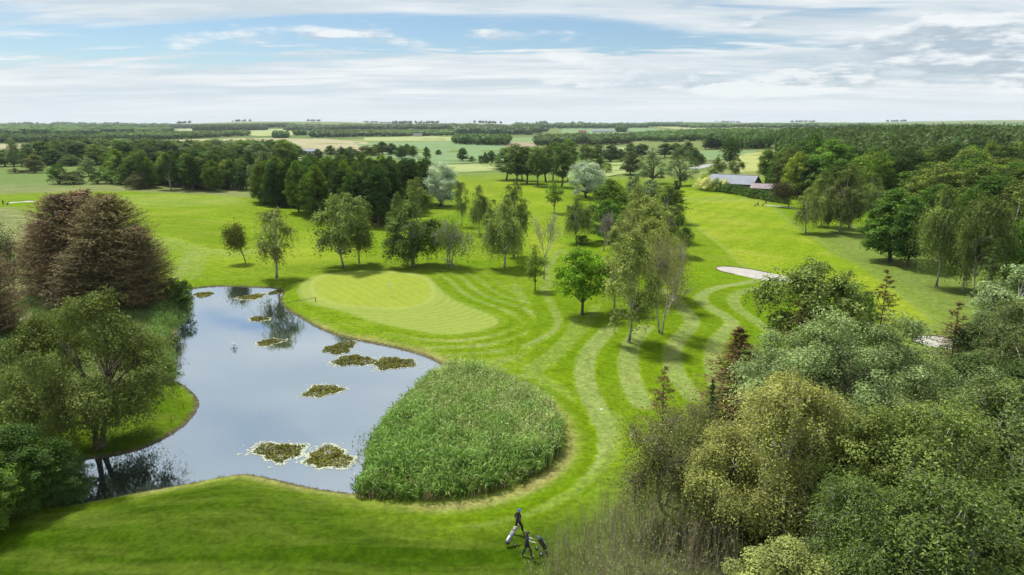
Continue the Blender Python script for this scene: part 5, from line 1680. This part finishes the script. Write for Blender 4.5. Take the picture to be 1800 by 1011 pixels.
for i, (x, y, wp, hp, inner, lb) in enumerate(LILY):
    r = np.random.default_rng(500 + i)
    cx, cy = flat(x, y, WATER)
    rx = (flat(x + wp / 2, y, WATER)[0] - flat(x - wp / 2, y, WATER)[0]) / 2
    ry = (flat(x, y - hp / 2, WATER)[1] - flat(x, y + hp / 2, WATER)[1]) / 2
    e = link('lily_patch', None, None, (cx, cy, WATER))
    tag(e, lb, 'water lilies', 'lily patches on the pond')
    ph = r.uniform(0, 6.28, 3)
    edge = lambda a: 1 + 0.20 * np.sin(2 * a + ph[0]) + 0.17 * np.sin(3 * a + ph[1]) + 0.11 * np.sin(7 * a + ph[2])
    g = Geo()
    npad = int(rx * ry * 3.14 * 34) + 60
    a = r.uniform(0, 6.28, npad)
    q = np.sqrt(r.uniform(0.12, 1.0, npad)) * edge(a) * np.where(r.uniform(size=npad) < 0.12, r.uniform(1.05, 1.4, npad), 1.0)
    ang = np.arange(7) * 2 * math.pi / 7.6
    for k in range(npad):
        c = np.array([math.cos(a[k]) * q[k] * rx, math.sin(a[k]) * q[k] * ry, 0.012 + 0.006 * r.uniform()])
        rr = r.uniform(0.07, 0.15)
        a0 = r.uniform(0, 6.28)
        V = np.vstack([c, c + np.column_stack([np.cos(ang + a0), np.sin(ang + a0), r.normal(0, 0.03, 7)]) * rr])
        g.add(V, None, [[0, j, j + 1] for j in range(1, 7)], r.uniform())
    tag(link('floating_pads', g.mesh('floating_pads', PAD), e), 'pale floating pads round the rim', kind='stuff')
    g = Geo()
    nl = int(rx * ry * inner * 3.14 * 150) + 60
    a = r.uniform(0, 6.28, nl)
    q = np.sqrt(r.uniform(0, 1.0, nl)) * edge(a) * (inner ** 0.4)
    P = np.column_stack([np.cos(a) * q * rx, np.sin(a) * q * ry, 0.02 + np.abs(r.normal(0.06, 0.05, nl)) * (1.15 - 0.6 * q)])
    d = unit(nl, r)
    d[:, 2] = np.abs(d[:, 2]) * 0.9
    N = np.column_stack([r.normal(0, 0.6, nl), r.normal(0, 0.6, nl), np.ones(nl)])
    g.leaves(P, N, r.uniform(0.12, 0.24, nl), np.clip(r.normal(0.5, 0.24, nl), 0, 1), 0.75, d, r)
    lf = tag(link('raised_leaves', g.mesh('raised_leaves', LILYLEAF), e), 'crowded olive leaves standing above the water', kind='stuff')
    lf.color = (0.150, 0.150, 0.022, 1)

# ------------------------------------------------------------------ fountain
SPRAY = plain('water_spray', (0.86, 0.88, 0.9), 0.3)
DARKMETAL = plain('dark_metal', (0.06, 0.06, 0.06), 0.5, 0.4)
fx_, fy_ = flat(411, 612, WATER)
e = tag(link('fountain', None, None, (fx_, fy_, WATER)), 'small white fountain jet in the open water of the pond', 'fountain')
g = Geo()
g.tube(np.array([[0, 0, -0.3], [0, 0, 0.22], [0, 0, 0.3]]), [0.05, 0.05, 0.02], 8)
for k in range(3):
    a = k * 2.1
    g.tube(np.array([[0, 0, 0.02], [math.cos(a) * 0.5, math.sin(a) * 0.5, 0.02]]), [0.03, 0.03], 6)
link('nozzle', g.mesh('nozzle', DARKMETAL, True), e)
g = Geo()
r = np.random.default_rng(77)
for k in range(26):
    a = r.uniform(0, 6.28)
    R_ = r.uniform(0.12, 0.5)
    t_ = np.linspace(0, 1, 7)
    p = np.column_stack([np.cos(a) * R_ * t_, np.sin(a) * R_ * t_, 0.28 + 2.6 * t_ * 0.5 - 1.45 * t_ ** 2 * r.uniform(0.85, 1.05)])
    g.tube(p, np.linspace(0.022, 0.012, 7), 4)
dp = np.column_stack([r.normal(0, 0.22, 160), r.normal(0, 0.22, 160), r.uniform(0.35, 0.95, 160)])
g.leaves(dp, unit(160, r), r.uniform(0.03, 0.08, 160), 0.5, 0.8, r=r)
link('spray', g.mesh('spray', SPRAY), e)

# ------------------------------------------------------------------ flag, rail, stakes, tee markers
WHITE = plain('white_paint', (0.8, 0.8, 0.78), 0.5)
P = gp(688, 521)
e = tag(link('golf_flag', None, None, P), 'white flag on a thin pole standing in the hole of the putting green', 'flag')
g = Geo()
g.tube(np.array([[0, 0, -0.1], [0, 0, 1.1], [0, 0, 2.15]]), [0.016, 0.014, 0.012], 6)
link('pole', g.mesh('pole', WHITE, True), e)
g = Geo()
nx = 9
uu = np.linspace(0, 1, nx)
top = np.column_stack([-0.03 - 0.36 * uu, 0.07 * np.sin(uu * 6), 2.13 - 0.16 * uu])
bot = np.column_stack([-0.02 - 0.30 * uu, 0.07 * np.sin(uu * 6 + 0.4), 1.70 - 0.10 * uu])
V = np.vstack([top, bot])
g.add(V, [[i, i + 1, nx + i + 1, nx + i] for i in range(nx - 1)])
link('flag_cloth', g.mesh('flag_cloth', WHITE, True), e)
g = Geo()
a = np.linspace(0, 2 * math.pi, 15)[:-1]
V = np.column_stack([np.cos(a) * 0.06, np.sin(a) * 0.06, np.full(14, 0.006)])
g.add(np.vstack([[0, 0, 0.006], V]), None, [[0, 1 + i, 1 + (i + 1) % 14] for i in range(14)])
link('hole_cup', g.mesh('hole_cup', plain('hole', (0.02, 0.02, 0.018), 0.9)), e)

A, B = gp(498, 541), gp(555, 531)
e = tag(link('hand_rail', None, None, A), 'low dark two-post rail beside the pond corner of the putting green', 'rail')
WOODD = plain('weathered_wood', (0.10, 0.075, 0.05), 0.85, noise_s=6, noise_amt=0.3)
for q in (A, B):
    g = Geo()
    g.tube(np.array([q - A + [0, 0, -0.2], q - A + [0, 0, 0.4], q - A + [0, 0, 0.78]]), [0.05, 0.05, 0.05], 7)
    link('post', g.mesh('post', WOODD, True), e)
g = Geo()
d_ = (B - A)
tt = np.linspace(-0.03, 1.03, 8)[:, None]
g.tube(d_ * tt + np.array([0, 0, 0.72]) + np.array([0, 0, 1]) * (-0.05 * np.sin(tt * 3.14)), 0.035, 6)
link('rail', g.mesh('rail', WOODD, True), e)

REDST = plain('red_stake', (0.25, 0.06, 0.04), 0.7)
for x, y in [(322, 716), (301, 740), (253, 765)]:
    g = Geo()
    g.tube(np.array([[0, 0, -0.1], [0.01, 0, 0.5], [0.02, 0, 0.62]]), [0.028, 0.028, 0.012], 6)
    o = link('hazard_stake', g.mesh('hazard_stake', REDST, True), None, gp(x, y))
    tag(o, 'thin red stake on the grassy spit beside the pond', 'stake', 'hazard stakes')
for x, y, lb in [(1057, 720, 'small white marker disc lying on the light mown pass')]:
    g = Geo()
    a = np.arange(10) * 2 * math.pi / 10
    ring_ = np.column_stack([np.cos(a) * 0.16, np.sin(a) * 0.07, np.zeros(10)])
    V = np.vstack([ring_ + [0, 0, -0.02], ring_ * 0.92 + [0, 0, 0.05], [[0, 0, 0.06]]])
    g.add(V, [[i, (i + 1) % 10, 10 + (i + 1) % 10, 10 + i] for i in range(10)], [[10 + i, 10 + (i + 1) % 10, 20] for i in range(10)])
    tag(link('turf_marker', g.mesh('turf_marker', WHITE), None, gp(x, y)), lb, 'marker')

# ------------------------------------------------------------------ buildings
def quad_prism(name, V, Q, mat, parent):
    g = Geo()
    g.add(V, Q)
    return link(name, g.mesh(name, mat), parent)


def gable_house(name, base, L, W, hw, hr, rot, wall_m, roof_m, label, cat, doors=(), windows=(), eave=0.35, chimney=False, win_m=None):
    e = tag(link(name, None, None, base), label, cat)
    e.rotation_euler = (0, 0, rot)
    l, w_ = L / 2, W / 2
    V = [(-l, -w_, -0.6), (l, -w_, -0.6), (l, w_, -0.6), (-l, w_, -0.6), (-l, -w_, hw), (l, -w_, hw), (l, w_, hw), (-l, w_, hw), (-l, 0, hw + hr), (l, 0, hw + hr)]
    g = Geo()
    g.add(np.array(V, float), [[0, 1, 5, 4], [2, 3, 7, 6]], [[4, 8, 7], [5, 6, 9]])
    g.add(np.array(V, float), [[1, 2, 6, 5], [3, 0, 4, 7]])
    wl = link('wall', g.mesh('wall', wall_m), e)
    ro = None
    for sgn in (-1, 1):
        le = l + eave
        a0 = np.array([0, sgn * (w_ + eave), hw - hr * eave / w_ + 0.06])
        b0 = np.array([0, 0, hw + hr + 0.06])
        nrm = np.array([0, sgn * hr, w_])
        nrm = nrm / np.linalg.norm(nrm) * 0.14
        pts = []
        for lift in (np.zeros(3), nrm):
            for x in (-le, le):
                for p in (a0, b0):
                    pts.append(p + lift + [x, 0, 0])
        g = Geo()
        g.add(np.array(pts), [[0, 1, 3, 2], [4, 6, 7, 5], [0, 2, 6, 4], [1, 5, 7, 3], [0, 4, 5, 1], [2, 3, 7, 6]])
        ro = link('roof', g.mesh('roof', roof_m), e)
    g = Geo()
    g.box((0, 0, hw + hr + 0.2), (L + 2 * eave, 0.35, 0.16))
    link('ridge', g.mesh('ridge', roof_m), ro)
    for (x, side, wd, ht, z0) in windows:
        g = Geo()
        g.box((x, side * (w_ + 0.02), z0 + ht / 2), (wd, 0.08, ht))
        f = link('window', g.mesh('window', WHITE), e)
        g = Geo()
        g.box((x, side * (w_ + 0.06), z0 + ht / 2), (wd * 0.82, 0.06, ht * 0.82))
        link('pane', g.mesh('pane', GLASS), f)
    for (x, side, wd, ht) in doors:
        g = Geo()
        g.box((x, side * (w_ + 0.03), ht / 2), (wd, 0.1, ht))
        link('door', g.mesh('door', WOODD), e)
    if chimney:
        g = Geo()
        g.box((L * 0.22, 0, hw + hr + 0.4), (0.7, 0.7, 1.3))
        link('chimney', g.mesh('chimney', plain('chimney_brick', (0.25, 0.11, 0.07), 0.9, noise_s=3)), ro)
    return e


GLASS = plain('window_glass', (0.03, 0.04, 0.05), 0.12)
ROOFGREY = plain('grey_sheet_roof', (0.185, 0.205, 0.245), 0.75, noise_s=0.6, noise_amt=0.12)
ROOFPINK = plain('faded_red_roof', (0.21, 0.165, 0.18), 0.7, noise_s=0.8, noise_amt=0.15)
BOARD = plain('dark_board', (0.05, 0.045, 0.045), 0.8, noise_s=1.2)
WALLW = plain('white_wall', (0.5, 0.5, 0.48), 0.8, noise_s=0.4, noise_amt=0.06)
WALLR = plain('brick_wall', (0.26, 0.12, 0.08), 0.9, noise_s=0.8)
ROOFR = plain('red_tile_roof', (0.22, 0.09, 0.06), 0.8, noise_s=0.6)
ROOFD = plain('dark_tile_roof', (0.10, 0.10, 0.11), 0.7, noise_s=0.6)
P = gp(1292, 334)
gable_house('shed', P + np.array([0, 2, 0]), 20, 10, 2.9, 3.3, -0.68, BOARD, ROOFGREY, 'long shed with pale grey sheet roof and dark gable behind the hedge', 'shed', doors=[(4, -1, 3, 2.6)], windows=[(-4, -1, 1.2, 1, 1.2), (0, -1, 1.2, 1, 1.2)])
P = gp(1352, 341)
gable_house('shed', P + np.array([0, 2, 0]), 12, 7, 2.2, 1.6, -0.6, BOARD, ROOFPINK, 'low shed with faded pinkish roof beside the grey shed', 'shed', windows=[(-2, -1, 1.2, 0.9, 1.0)])
for x, y, L, W, hw, hr, rot, wm, rm, lb, cat, ch in [
        (734, 240.5, 22, 9, 4.5, 4, 0.2, WALLW, ROOFD, 'white farmhouse alone before the long dark far wood', 'house', True), (587, 240.5, 30, 12, 5, 5, 0.1, WALLR, ROOFD, 'dark-roofed farm building among the far farmstead trees', 'barn', False),
        (551, 229.5, 26, 14, 16, 5, 0.4, WALLW, ROOFD, 'tall pale building above the far farmstead', 'building', False), (574, 230, 24, 12, 6, 5, -0.2, WALLW, ROOFR, 'white house half hidden behind the far farmstead', 'house', True),
        (1059, 233.5, 75, 18, 6.5, 4, 0.06, WALLW, ROOFGREY, 'long white barn on the far green slope', 'barn', False), (1024, 234, 26, 11, 5, 4.5, 0.1, WALLR, ROOFR, 'small red brick farmhouse left of the long white barn', 'house', True),
        (1107, 237, 16, 12, 5.5, 6, 1.45, WALLW, ROOFGREY, 'white gabled house right of the long white barn', 'house', False), (1332, 223.6, 30, 16, 12, 6, 0.3, WALLW, ROOFD, 'tiny white building on the right skyline', 'building', False),
        (506, 272, 22, 12, 3.5, 3.5, 0.25, WALLW, ROOFGREY, 'grey-roofed farm shed behind the round wood', 'shed', False), (545, 271, 12, 8, 3, 2.2, 0.1, WALLW, ROOFGREY, 'small white hut behind the round wood', 'hut', False)]:
    P = gp(x, y)
    n = max(2, int(L / 6))
    gable_house('farm_building' if cat != 'house' else 'farmhouse', P, L, W, hw, hr, rot, wm, rm, lb, cat, windows=[(-L / 2 + L * (i + 0.5) / n, -1, 1.6, 1.7, 1.2) for i in range(n)], doors=[(L * 0.05, -1, 1.4, 2.3)], chimney=ch)

# ------------------------------------------------------------------ golfers
SKIN = plain('skin', (0.50, 0.31, 0.22), 0.6)
BLACKC = plain('black_cloth', (0.015, 0.015, 0.017), 0.85)
NAVYC = plain('dark_cloth', (0.022, 0.024, 0.030), 0.85)
WHITEC = plain('white_cloth', (0.75, 0.75, 0.75), 0.8)
REDC = plain('red_cloth', (0.45, 0.06, 0.03), 0.8)
BLUEC = plain('blue_cloth', (0.03, 0.10, 0.28), 0.7)
GREYC = plain('grey_cloth', (0.20, 0.20, 0.25), 0.8)
HAIR = plain('dark_hair', (0.03, 0.022, 0.016), 0.7)
TEALC = plain('teal_cloth', (0.06, 0.25, 0.26), 0.7)
SHOE = plain('white_shoe', (0.7, 0.7, 0.7), 0.5)


def person(base, rot, shirt, sleeve, trousers, label, cap=None, hair=HAIR, reach=(0.15, -0.32, 0.92), reach2=(0.02, 0.30, 0.80), stride=0.28, group=None):
    """facing +X before turning; one continuous skinned figure"""
    J = {'pelvis': ((0, 0, 0.95), 0.135), 'waist': ((0.01, 0, 1.10), 0.125), 'chest': ((0.03, 0, 1.32), 0.150), 'neck': ((0.03, 0, 1.50), 0.060), 'head': ((0.055, 0, 1.62), 0.092), 'crown': ((0.045, 0, 1.72), 0.082), 'nose': ((0.155, 0, 1.62), 0.018)}
    E = [('pelvis', 'waist', 't'), ('waist', 'chest', 's'), ('chest', 'neck', 's'), ('neck', 'head', 'k'), ('head', 'crown', 'k'), ('head', 'nose', 'k')]
    for sg, nm, rc_ in ((-1, 'r', reach), (1, 'l', reach2)):
        sh = np.array([0.02, sg * 0.19, 1.43])
        hd = np.array(rc_, float)
        el = (sh + hd) / 2 + np.array([-0.09, sg * 0.05, -0.03])
        J[nm + 'sh'] = (tuple(sh), 0.068)
        J[nm + 'um'] = (tuple((sh + el) / 2), 0.056)
        J[nm + 'el'] = (tuple(el), 0.045)
        J[nm + 'wr'] = (tuple(hd), 0.031)
        fwd = hd - el
        fwd = fwd / np.linalg.norm(fwd)
        pl = hd + fwd * 0.06
        J[nm + 'pl'] = (tuple(pl), 0.034)
        E += [('chest', nm + 'sh', 's'), (nm + 'sh', nm + 'um', 'v'), (nm + 'um', nm + 'el', 'v' if sleeve else 'k'), (nm + 'el', nm + 'wr', 'v' if sleeve is WHITEC else 'k'), (nm + 'wr', nm + 'pl', 'k')]
        side_ = np.cross(fwd, [0, 0, 1.0])
        side_ = side_ / (np.linalg.norm(side_) + 1e-9)
        for f_ in range(4):
            off = side_ * (f_ - 1.5) * 0.019
            ln = (0.062, 0.072, 0.067, 0.052)[f_]
            J[nm + 'f%d' % f_] = (tuple(pl + off + fwd * 0.045), 0.0095)
            J[nm + 'g%d' % f_] = (tuple(pl + off + fwd * (0.045 + ln * 0.7) + np.array([0, 0, -0.022])), 0.008)
            E += [(nm + 'pl', nm + 'f%d' % f_, 'k'), (nm + 'f%d' % f_, nm + 'g%d' % f_, 'k')]
        J[nm + 'th'] = (tuple(hd + fwd * 0.055 + side_ * 0.045 * (-1 if sg > 0 else 1)), 0.010)
        E += [(nm + 'wr', nm + 'th', 'k')]
        fwdx = stride * (1 if sg < 0 else -1)
        hip = np.array([0, sg * 0.10, 0.90])
        foot = np.array([fwdx, sg * 0.11, 0.085 if fwdx > 0 else 0.12])
        kn = (hip + foot) / 2 + np.array([0.07, 0, 0.02])
        J[nm + 'hip'] = (tuple(hip), 0.105)
        J[nm + 'kn'] = (tuple(kn), 0.080)
        J[nm + 'cf'] = (tuple(kn * 0.6 + foot * 0.4 + np.array([-0.02, 0, 0])), 0.075)
        J[nm + 'an'] = (tuple(foot), 0.056)
        J[nm + 'toe'] = (tuple(foot + np.array([0.15, 0, -0.035 if fwdx > 0 else -0.07])), 0.042)
        J[nm + 'hl'] = (tuple(foot + np.array([-0.05, 0, -0.03])), 0.043)
        E += [('pelvis', nm + 'hip', 't'), (nm + 'hip', nm + 'kn', 't'), (nm + 'kn', nm + 'cf', 't'), (nm + 'cf', nm + 'an', 't'), (nm + 'an', nm + 'toe', 'o'), (nm + 'an', nm + 'hl', 'o')]
    names = list(J)
    me = bpy.data.meshes.new('body_rig')
    me.from_pydata([J[n][0] for n in names], [(names.index(a), names.index(b)) for a, b, _ in E], [])
    ob = bpy.data.objects.new('body_rig', me)
    COL.objects.link(ob)
    md = ob.modifiers.new('skin', 'SKIN')
    for i, n in enumerate(names):
        sv = me.skin_vertices[0].data[i]
        sv.radius = (J[n][1], J[n][1])
        sv.use_root = (n == 'pelvis')
    md.branch_smoothing = 0.6
    ob.modifiers.new('sub', 'SUBSURF').levels = 1
    dg = bpy.context.evaluated_depsgraph_get()
    dg.update()
    m2 = bpy.data.meshes.new_from_object(ob.evaluated_get(dg))
    bpy.data.objects.remove(ob)
    m2.name = 'body'
    m2.materials.clear()
    order = ['t', 's', 'v', 'k', 'o']
    for q in (trousers, shirt, sleeve or shirt, SKIN, SHOE):
        m2.materials.append(q)
    Aa = np.array([J[a][0] for a, b, c in E])
    Bb = np.array([J[b][0] for a, b, c in E])
    rad = np.array([(J[a][1] + J[b][1]) / 2 for a, b, c in E])
    kind = [order.index(c) for a, b, c in E]
    idx = []
    for p in m2.polygons:
        c = np.array(p.center)
        ab = Bb - Aa
        t_ = np.clip(np.sum((c - Aa) * ab, 1) / np.sum(ab * ab, 1), 0, 1)
        idx.append(kind[int(np.argmin(np.linalg.norm(Aa + ab * t_[:, None] - c, axis=1) - rad * 0.8))])
    m2.polygons.foreach_set('material_index', idx)
    m2.polygons.foreach_set('use_smooth', np.ones(len(idx), bool))
    e = tag(link('person', None, None, base), label, 'person', group)
    e.rotation_euler = (0, 0, rot)
    e.scale = (1.14, 1.14, 1.03)
    link('body', m2, e)
    bm_ = bmesh.new()
    bmesh.ops.create_uvsphere(bm_, u_segments=14, v_segments=8, radius=0.108)
    for v_ in list(bm_.verts):
        if v_.co.z < -0.02 and (cap is not None or v_.co.x > 0.02):
            bm_.verts.remove(v_)
    for v_ in bm_.verts:
        v_.co.z *= 0.95
        v_.co.x *= 1.08
    if cap is not None:
        vs_ = []
        for k in range(7):
            a = -0.9 + 1.8 * k / 6
            vs_.append((bm_.verts.new((math.cos(a) * 0.108, math.sin(a) * 0.105, 0.0)), bm_.verts.new((math.cos(a) * 0.20 - 0.0, math.sin(a) * 0.13, -0.015))))
        for k in range(6):
            bm_.faces.new((vs_[k][0], vs_[k][1], vs_[k + 1][1], vs_[k + 1][0]))
    mm = bpy.data.meshes.new('cap' if cap else 'hair')
    bm_.to_mesh(mm)
    bm_.free()
    mm.materials.append(cap or hair)
    link('cap' if cap else 'hair', mm, e, (0.045, 0, 1.69))
    return e


def trolley(base, rot, bagm, trim, tlabel, blabel, tilt=0.75, groups=(None, None)):
    """two-wheeled trolley and, resting on it, a bag with clubs; handle towards +X"""
    e = tag(link('golf_trolley', None, None, base), tlabel, 'golf trolley', groups[0])
    e.rotation_euler = (0, 0, rot)
    up = np.array([math.cos(tilt), 0, math.sin(tilt)])
    g = Geo()
    foot = np.array([-0.30, 0, 0.16])
    g.tube(np.array([foot, foot + up * 0.75, foot + up * 1.1, foot + up * 1.1 + np.array([0.22, 0, 0.1])]), 0.02, 6)
    g.tube(np.array([[0, -0.32, 0.16], [0.1, 0, 0.42]]), 0.016, 5)
    g.tube(np.array([[0, 0.32, 0.16], [0.1, 0, 0.42]]), 0.016, 5)
    link('frame', g.mesh('frame', DARKMETAL, True), e)
    g = Geo()
    h0 = foot + up * 1.1 + np.array([0.22, 0, 0.1])
    g.tube(np.array([h0 + [0, -0.12, 0], h0 + [0.03, 0, 0.01], h0 + [0, 0.12, 0]]), 0.018, 6)
    link('handle', g.mesh('handle', BLACKC, True), e)
    for y in (-0.36, 0.36):
        a = np.arange(17) * 2 * math.pi / 16
        g = Geo()
        g.tube(np.column_stack([np.cos(a) * 0.105, np.full(17, y), 0.125 + np.sin(a) * 0.105]), 0.026, 6, cap=False)
        wl = link('wheel', g.mesh('wheel', BLACKC, True), e)
        g = Geo()
        for k in range(5):
            b = k * 1.257
            g.tube(np.array([[0, y, 0.125], [math.cos(b) * 0.09, y, 0.125 + math.sin(b) * 0.09]]), 0.028, 5)
        link('rim', g.mesh('rim', WHITEC, True), wl)
    b0 = tag(link('golf_bag', None, None, base), blabel, 'golf bag', groups[1])
    b0.rotation_euler = (0, 0, rot)
    off = np.array([-math.sin(tilt), 0, math.cos(tilt)]) * 0.16
    p0 = foot + off
    g = Geo()
    g.tube(np.array([p0 - up * 0.02, p0, p0 + up * 0.25, p0 + up * 0.6, p0 + up * 0.86]), [0.10, 0.15, 0.155, 0.15, 0.165], 12, cap=True)
    bd = link('bag_body', g.mesh('bag_body', bagm, True), b0)
    g = Geo()
    c = p0 + up * 0.3 + off * 0.75
    g.tube(np.array([c - up * 0.2, c - up * 0.17, c + up * 0.17, c + up * 0.2]), [0.03, 0.075, 0.075, 0.03], 8)
    link('pocket', g.mesh('pocket', trim, True), bd)
    g = Geo()
    g.tube(np.array([p0 - up * 0.03, p0 + up * 0.10]), [0.158, 0.16], 12)
    link('bag_foot', g.mesh('bag_foot', BLACKC, True), b0)
    r = np.random.default_rng(int(abs(base[0]) * 100) + 3)
    for k in range(7):
        a = k * 0.9
        s0 = p0 + up * 0.8 + np.array([math.cos(a) * 0.05, math.sin(a) * 0.08, 0])
        s1 = s0 + up * r.uniform(0.18, 0.36)
        g = Geo()
        g.tube(np.array([s0, s1]), 0.008, 5)
        g.tube(np.array([s1 - [0, 0.02, 0], s1 + [0.015, 0.03, 0.01], s1 + [0.02, 0.07, 0.0]]), [0.024, 0.036, 0.02] if k < 3 else [0.014, 0.018, 0.012], 6)
        link('club', g.mesh('club', trim if k < 3 else GREYC, True), b0)
    return e


P = gp(911, 938)
person(P, 0.75, BLACKC, BLACKC, BLACKC, 'golfer in black shirt and trousers with blue cap pulling a grey bag', cap=BLUEC, reach=(-0.34, -0.30, 0.78), reach2=(0.12, 0.26, 0.86))
Q = gp(898, 957)
trolley(Q, 0.85, GREYC, WHITEC, 'two-wheeled trolley trailing behind the golfer in the blue cap', 'pale grey golf bag with black foot on the trailing trolley', 0.7)
P = gp(926, 979)
person(P, 0.35, NAVYC, WHITEC, NAVYC, 'golfer in dark vest with white sleeves pushing a dark bag', reach=(0.42, -0.20, 1.04), reach2=(0.40, 0.20, 1.04), stride=0.24)
Q = gp(947, 971)
trolley(Q, 3.5, NAVYC, TEALC, 'two-wheeled trolley pushed ahead of the golfer with white sleeves', 'dark golf bag with teal pocket on the pushed trolley', 1.12)
P = gp(1332, 362.5)
person(P, 0.3, GREYC, WHITEC, NAVYC, 'tiny golfer in grey shirt on the fairway below the hedge', stride=0.2)
trolley(gp(1328, 363), 0.3, NAVYC, WHITEC, 'trolley of the tiny golfer in grey below the hedge', 'dark bag beside the tiny golfer in grey below the hedge')
P = gp(1346, 359.5)
person(P, 0.5, NAVYC, NAVYC, BLACKC, 'tiny golfer in dark clothes nearer the hedge end', stride=0.2)
trolley(gp(1341, 363), 0.3, BLACKC, GREYC, 'trolley left beside the tiny golfer in dark clothes', 'black bag beside the tiny golfer in dark clothes')
P = gp(6, 360.5)
person(P, 1.2, BLACKC, BLACKC, BLACKC, 'far golfer in black by the left-hand bunker', stride=0.15)
trolley(gp(14, 361), 0.3, BLACKC, GREYC, 'trolley of the far golfer in black by the bunker', 'black bag of the far golfer by the bunker')
P = gp(67, 362)
person(P, 2.2, REDC, REDC, NAVYC, 'far golfer in red shirt past the left-hand bunker', stride=0.2)
trolley(gp(76, 363), 2.4, BLACKC, GREYC, 'trolley of the far golfer in red', 'black bag behind the far golfer in red')

# ------------------------------------------------------------------ haze
m, t = new_mat('haze_air')
pv = t.add('ShaderNodeVolumePrincipled')
pv.inputs['Color'].default_value = (0.80, 0.90, 1.0, 1)
pv.inputs['Density'].default_value = 0.000046
pv.inputs['Anisotropy'].default_value = 0.0
out = t.add('ShaderNodeOutputMaterial')
t.link(pv.outputs[0], out.inputs['Volume'])
g = Geo()
g.box((0, 5800, 68.5), (17600, 16200, 143))
hz = link('haze', g.mesh('haze', m))
tag(hz, 'thin bluish summer haze over the whole landscape', 'haze', kind='stuff')
hz.display_type = 'WIRE'
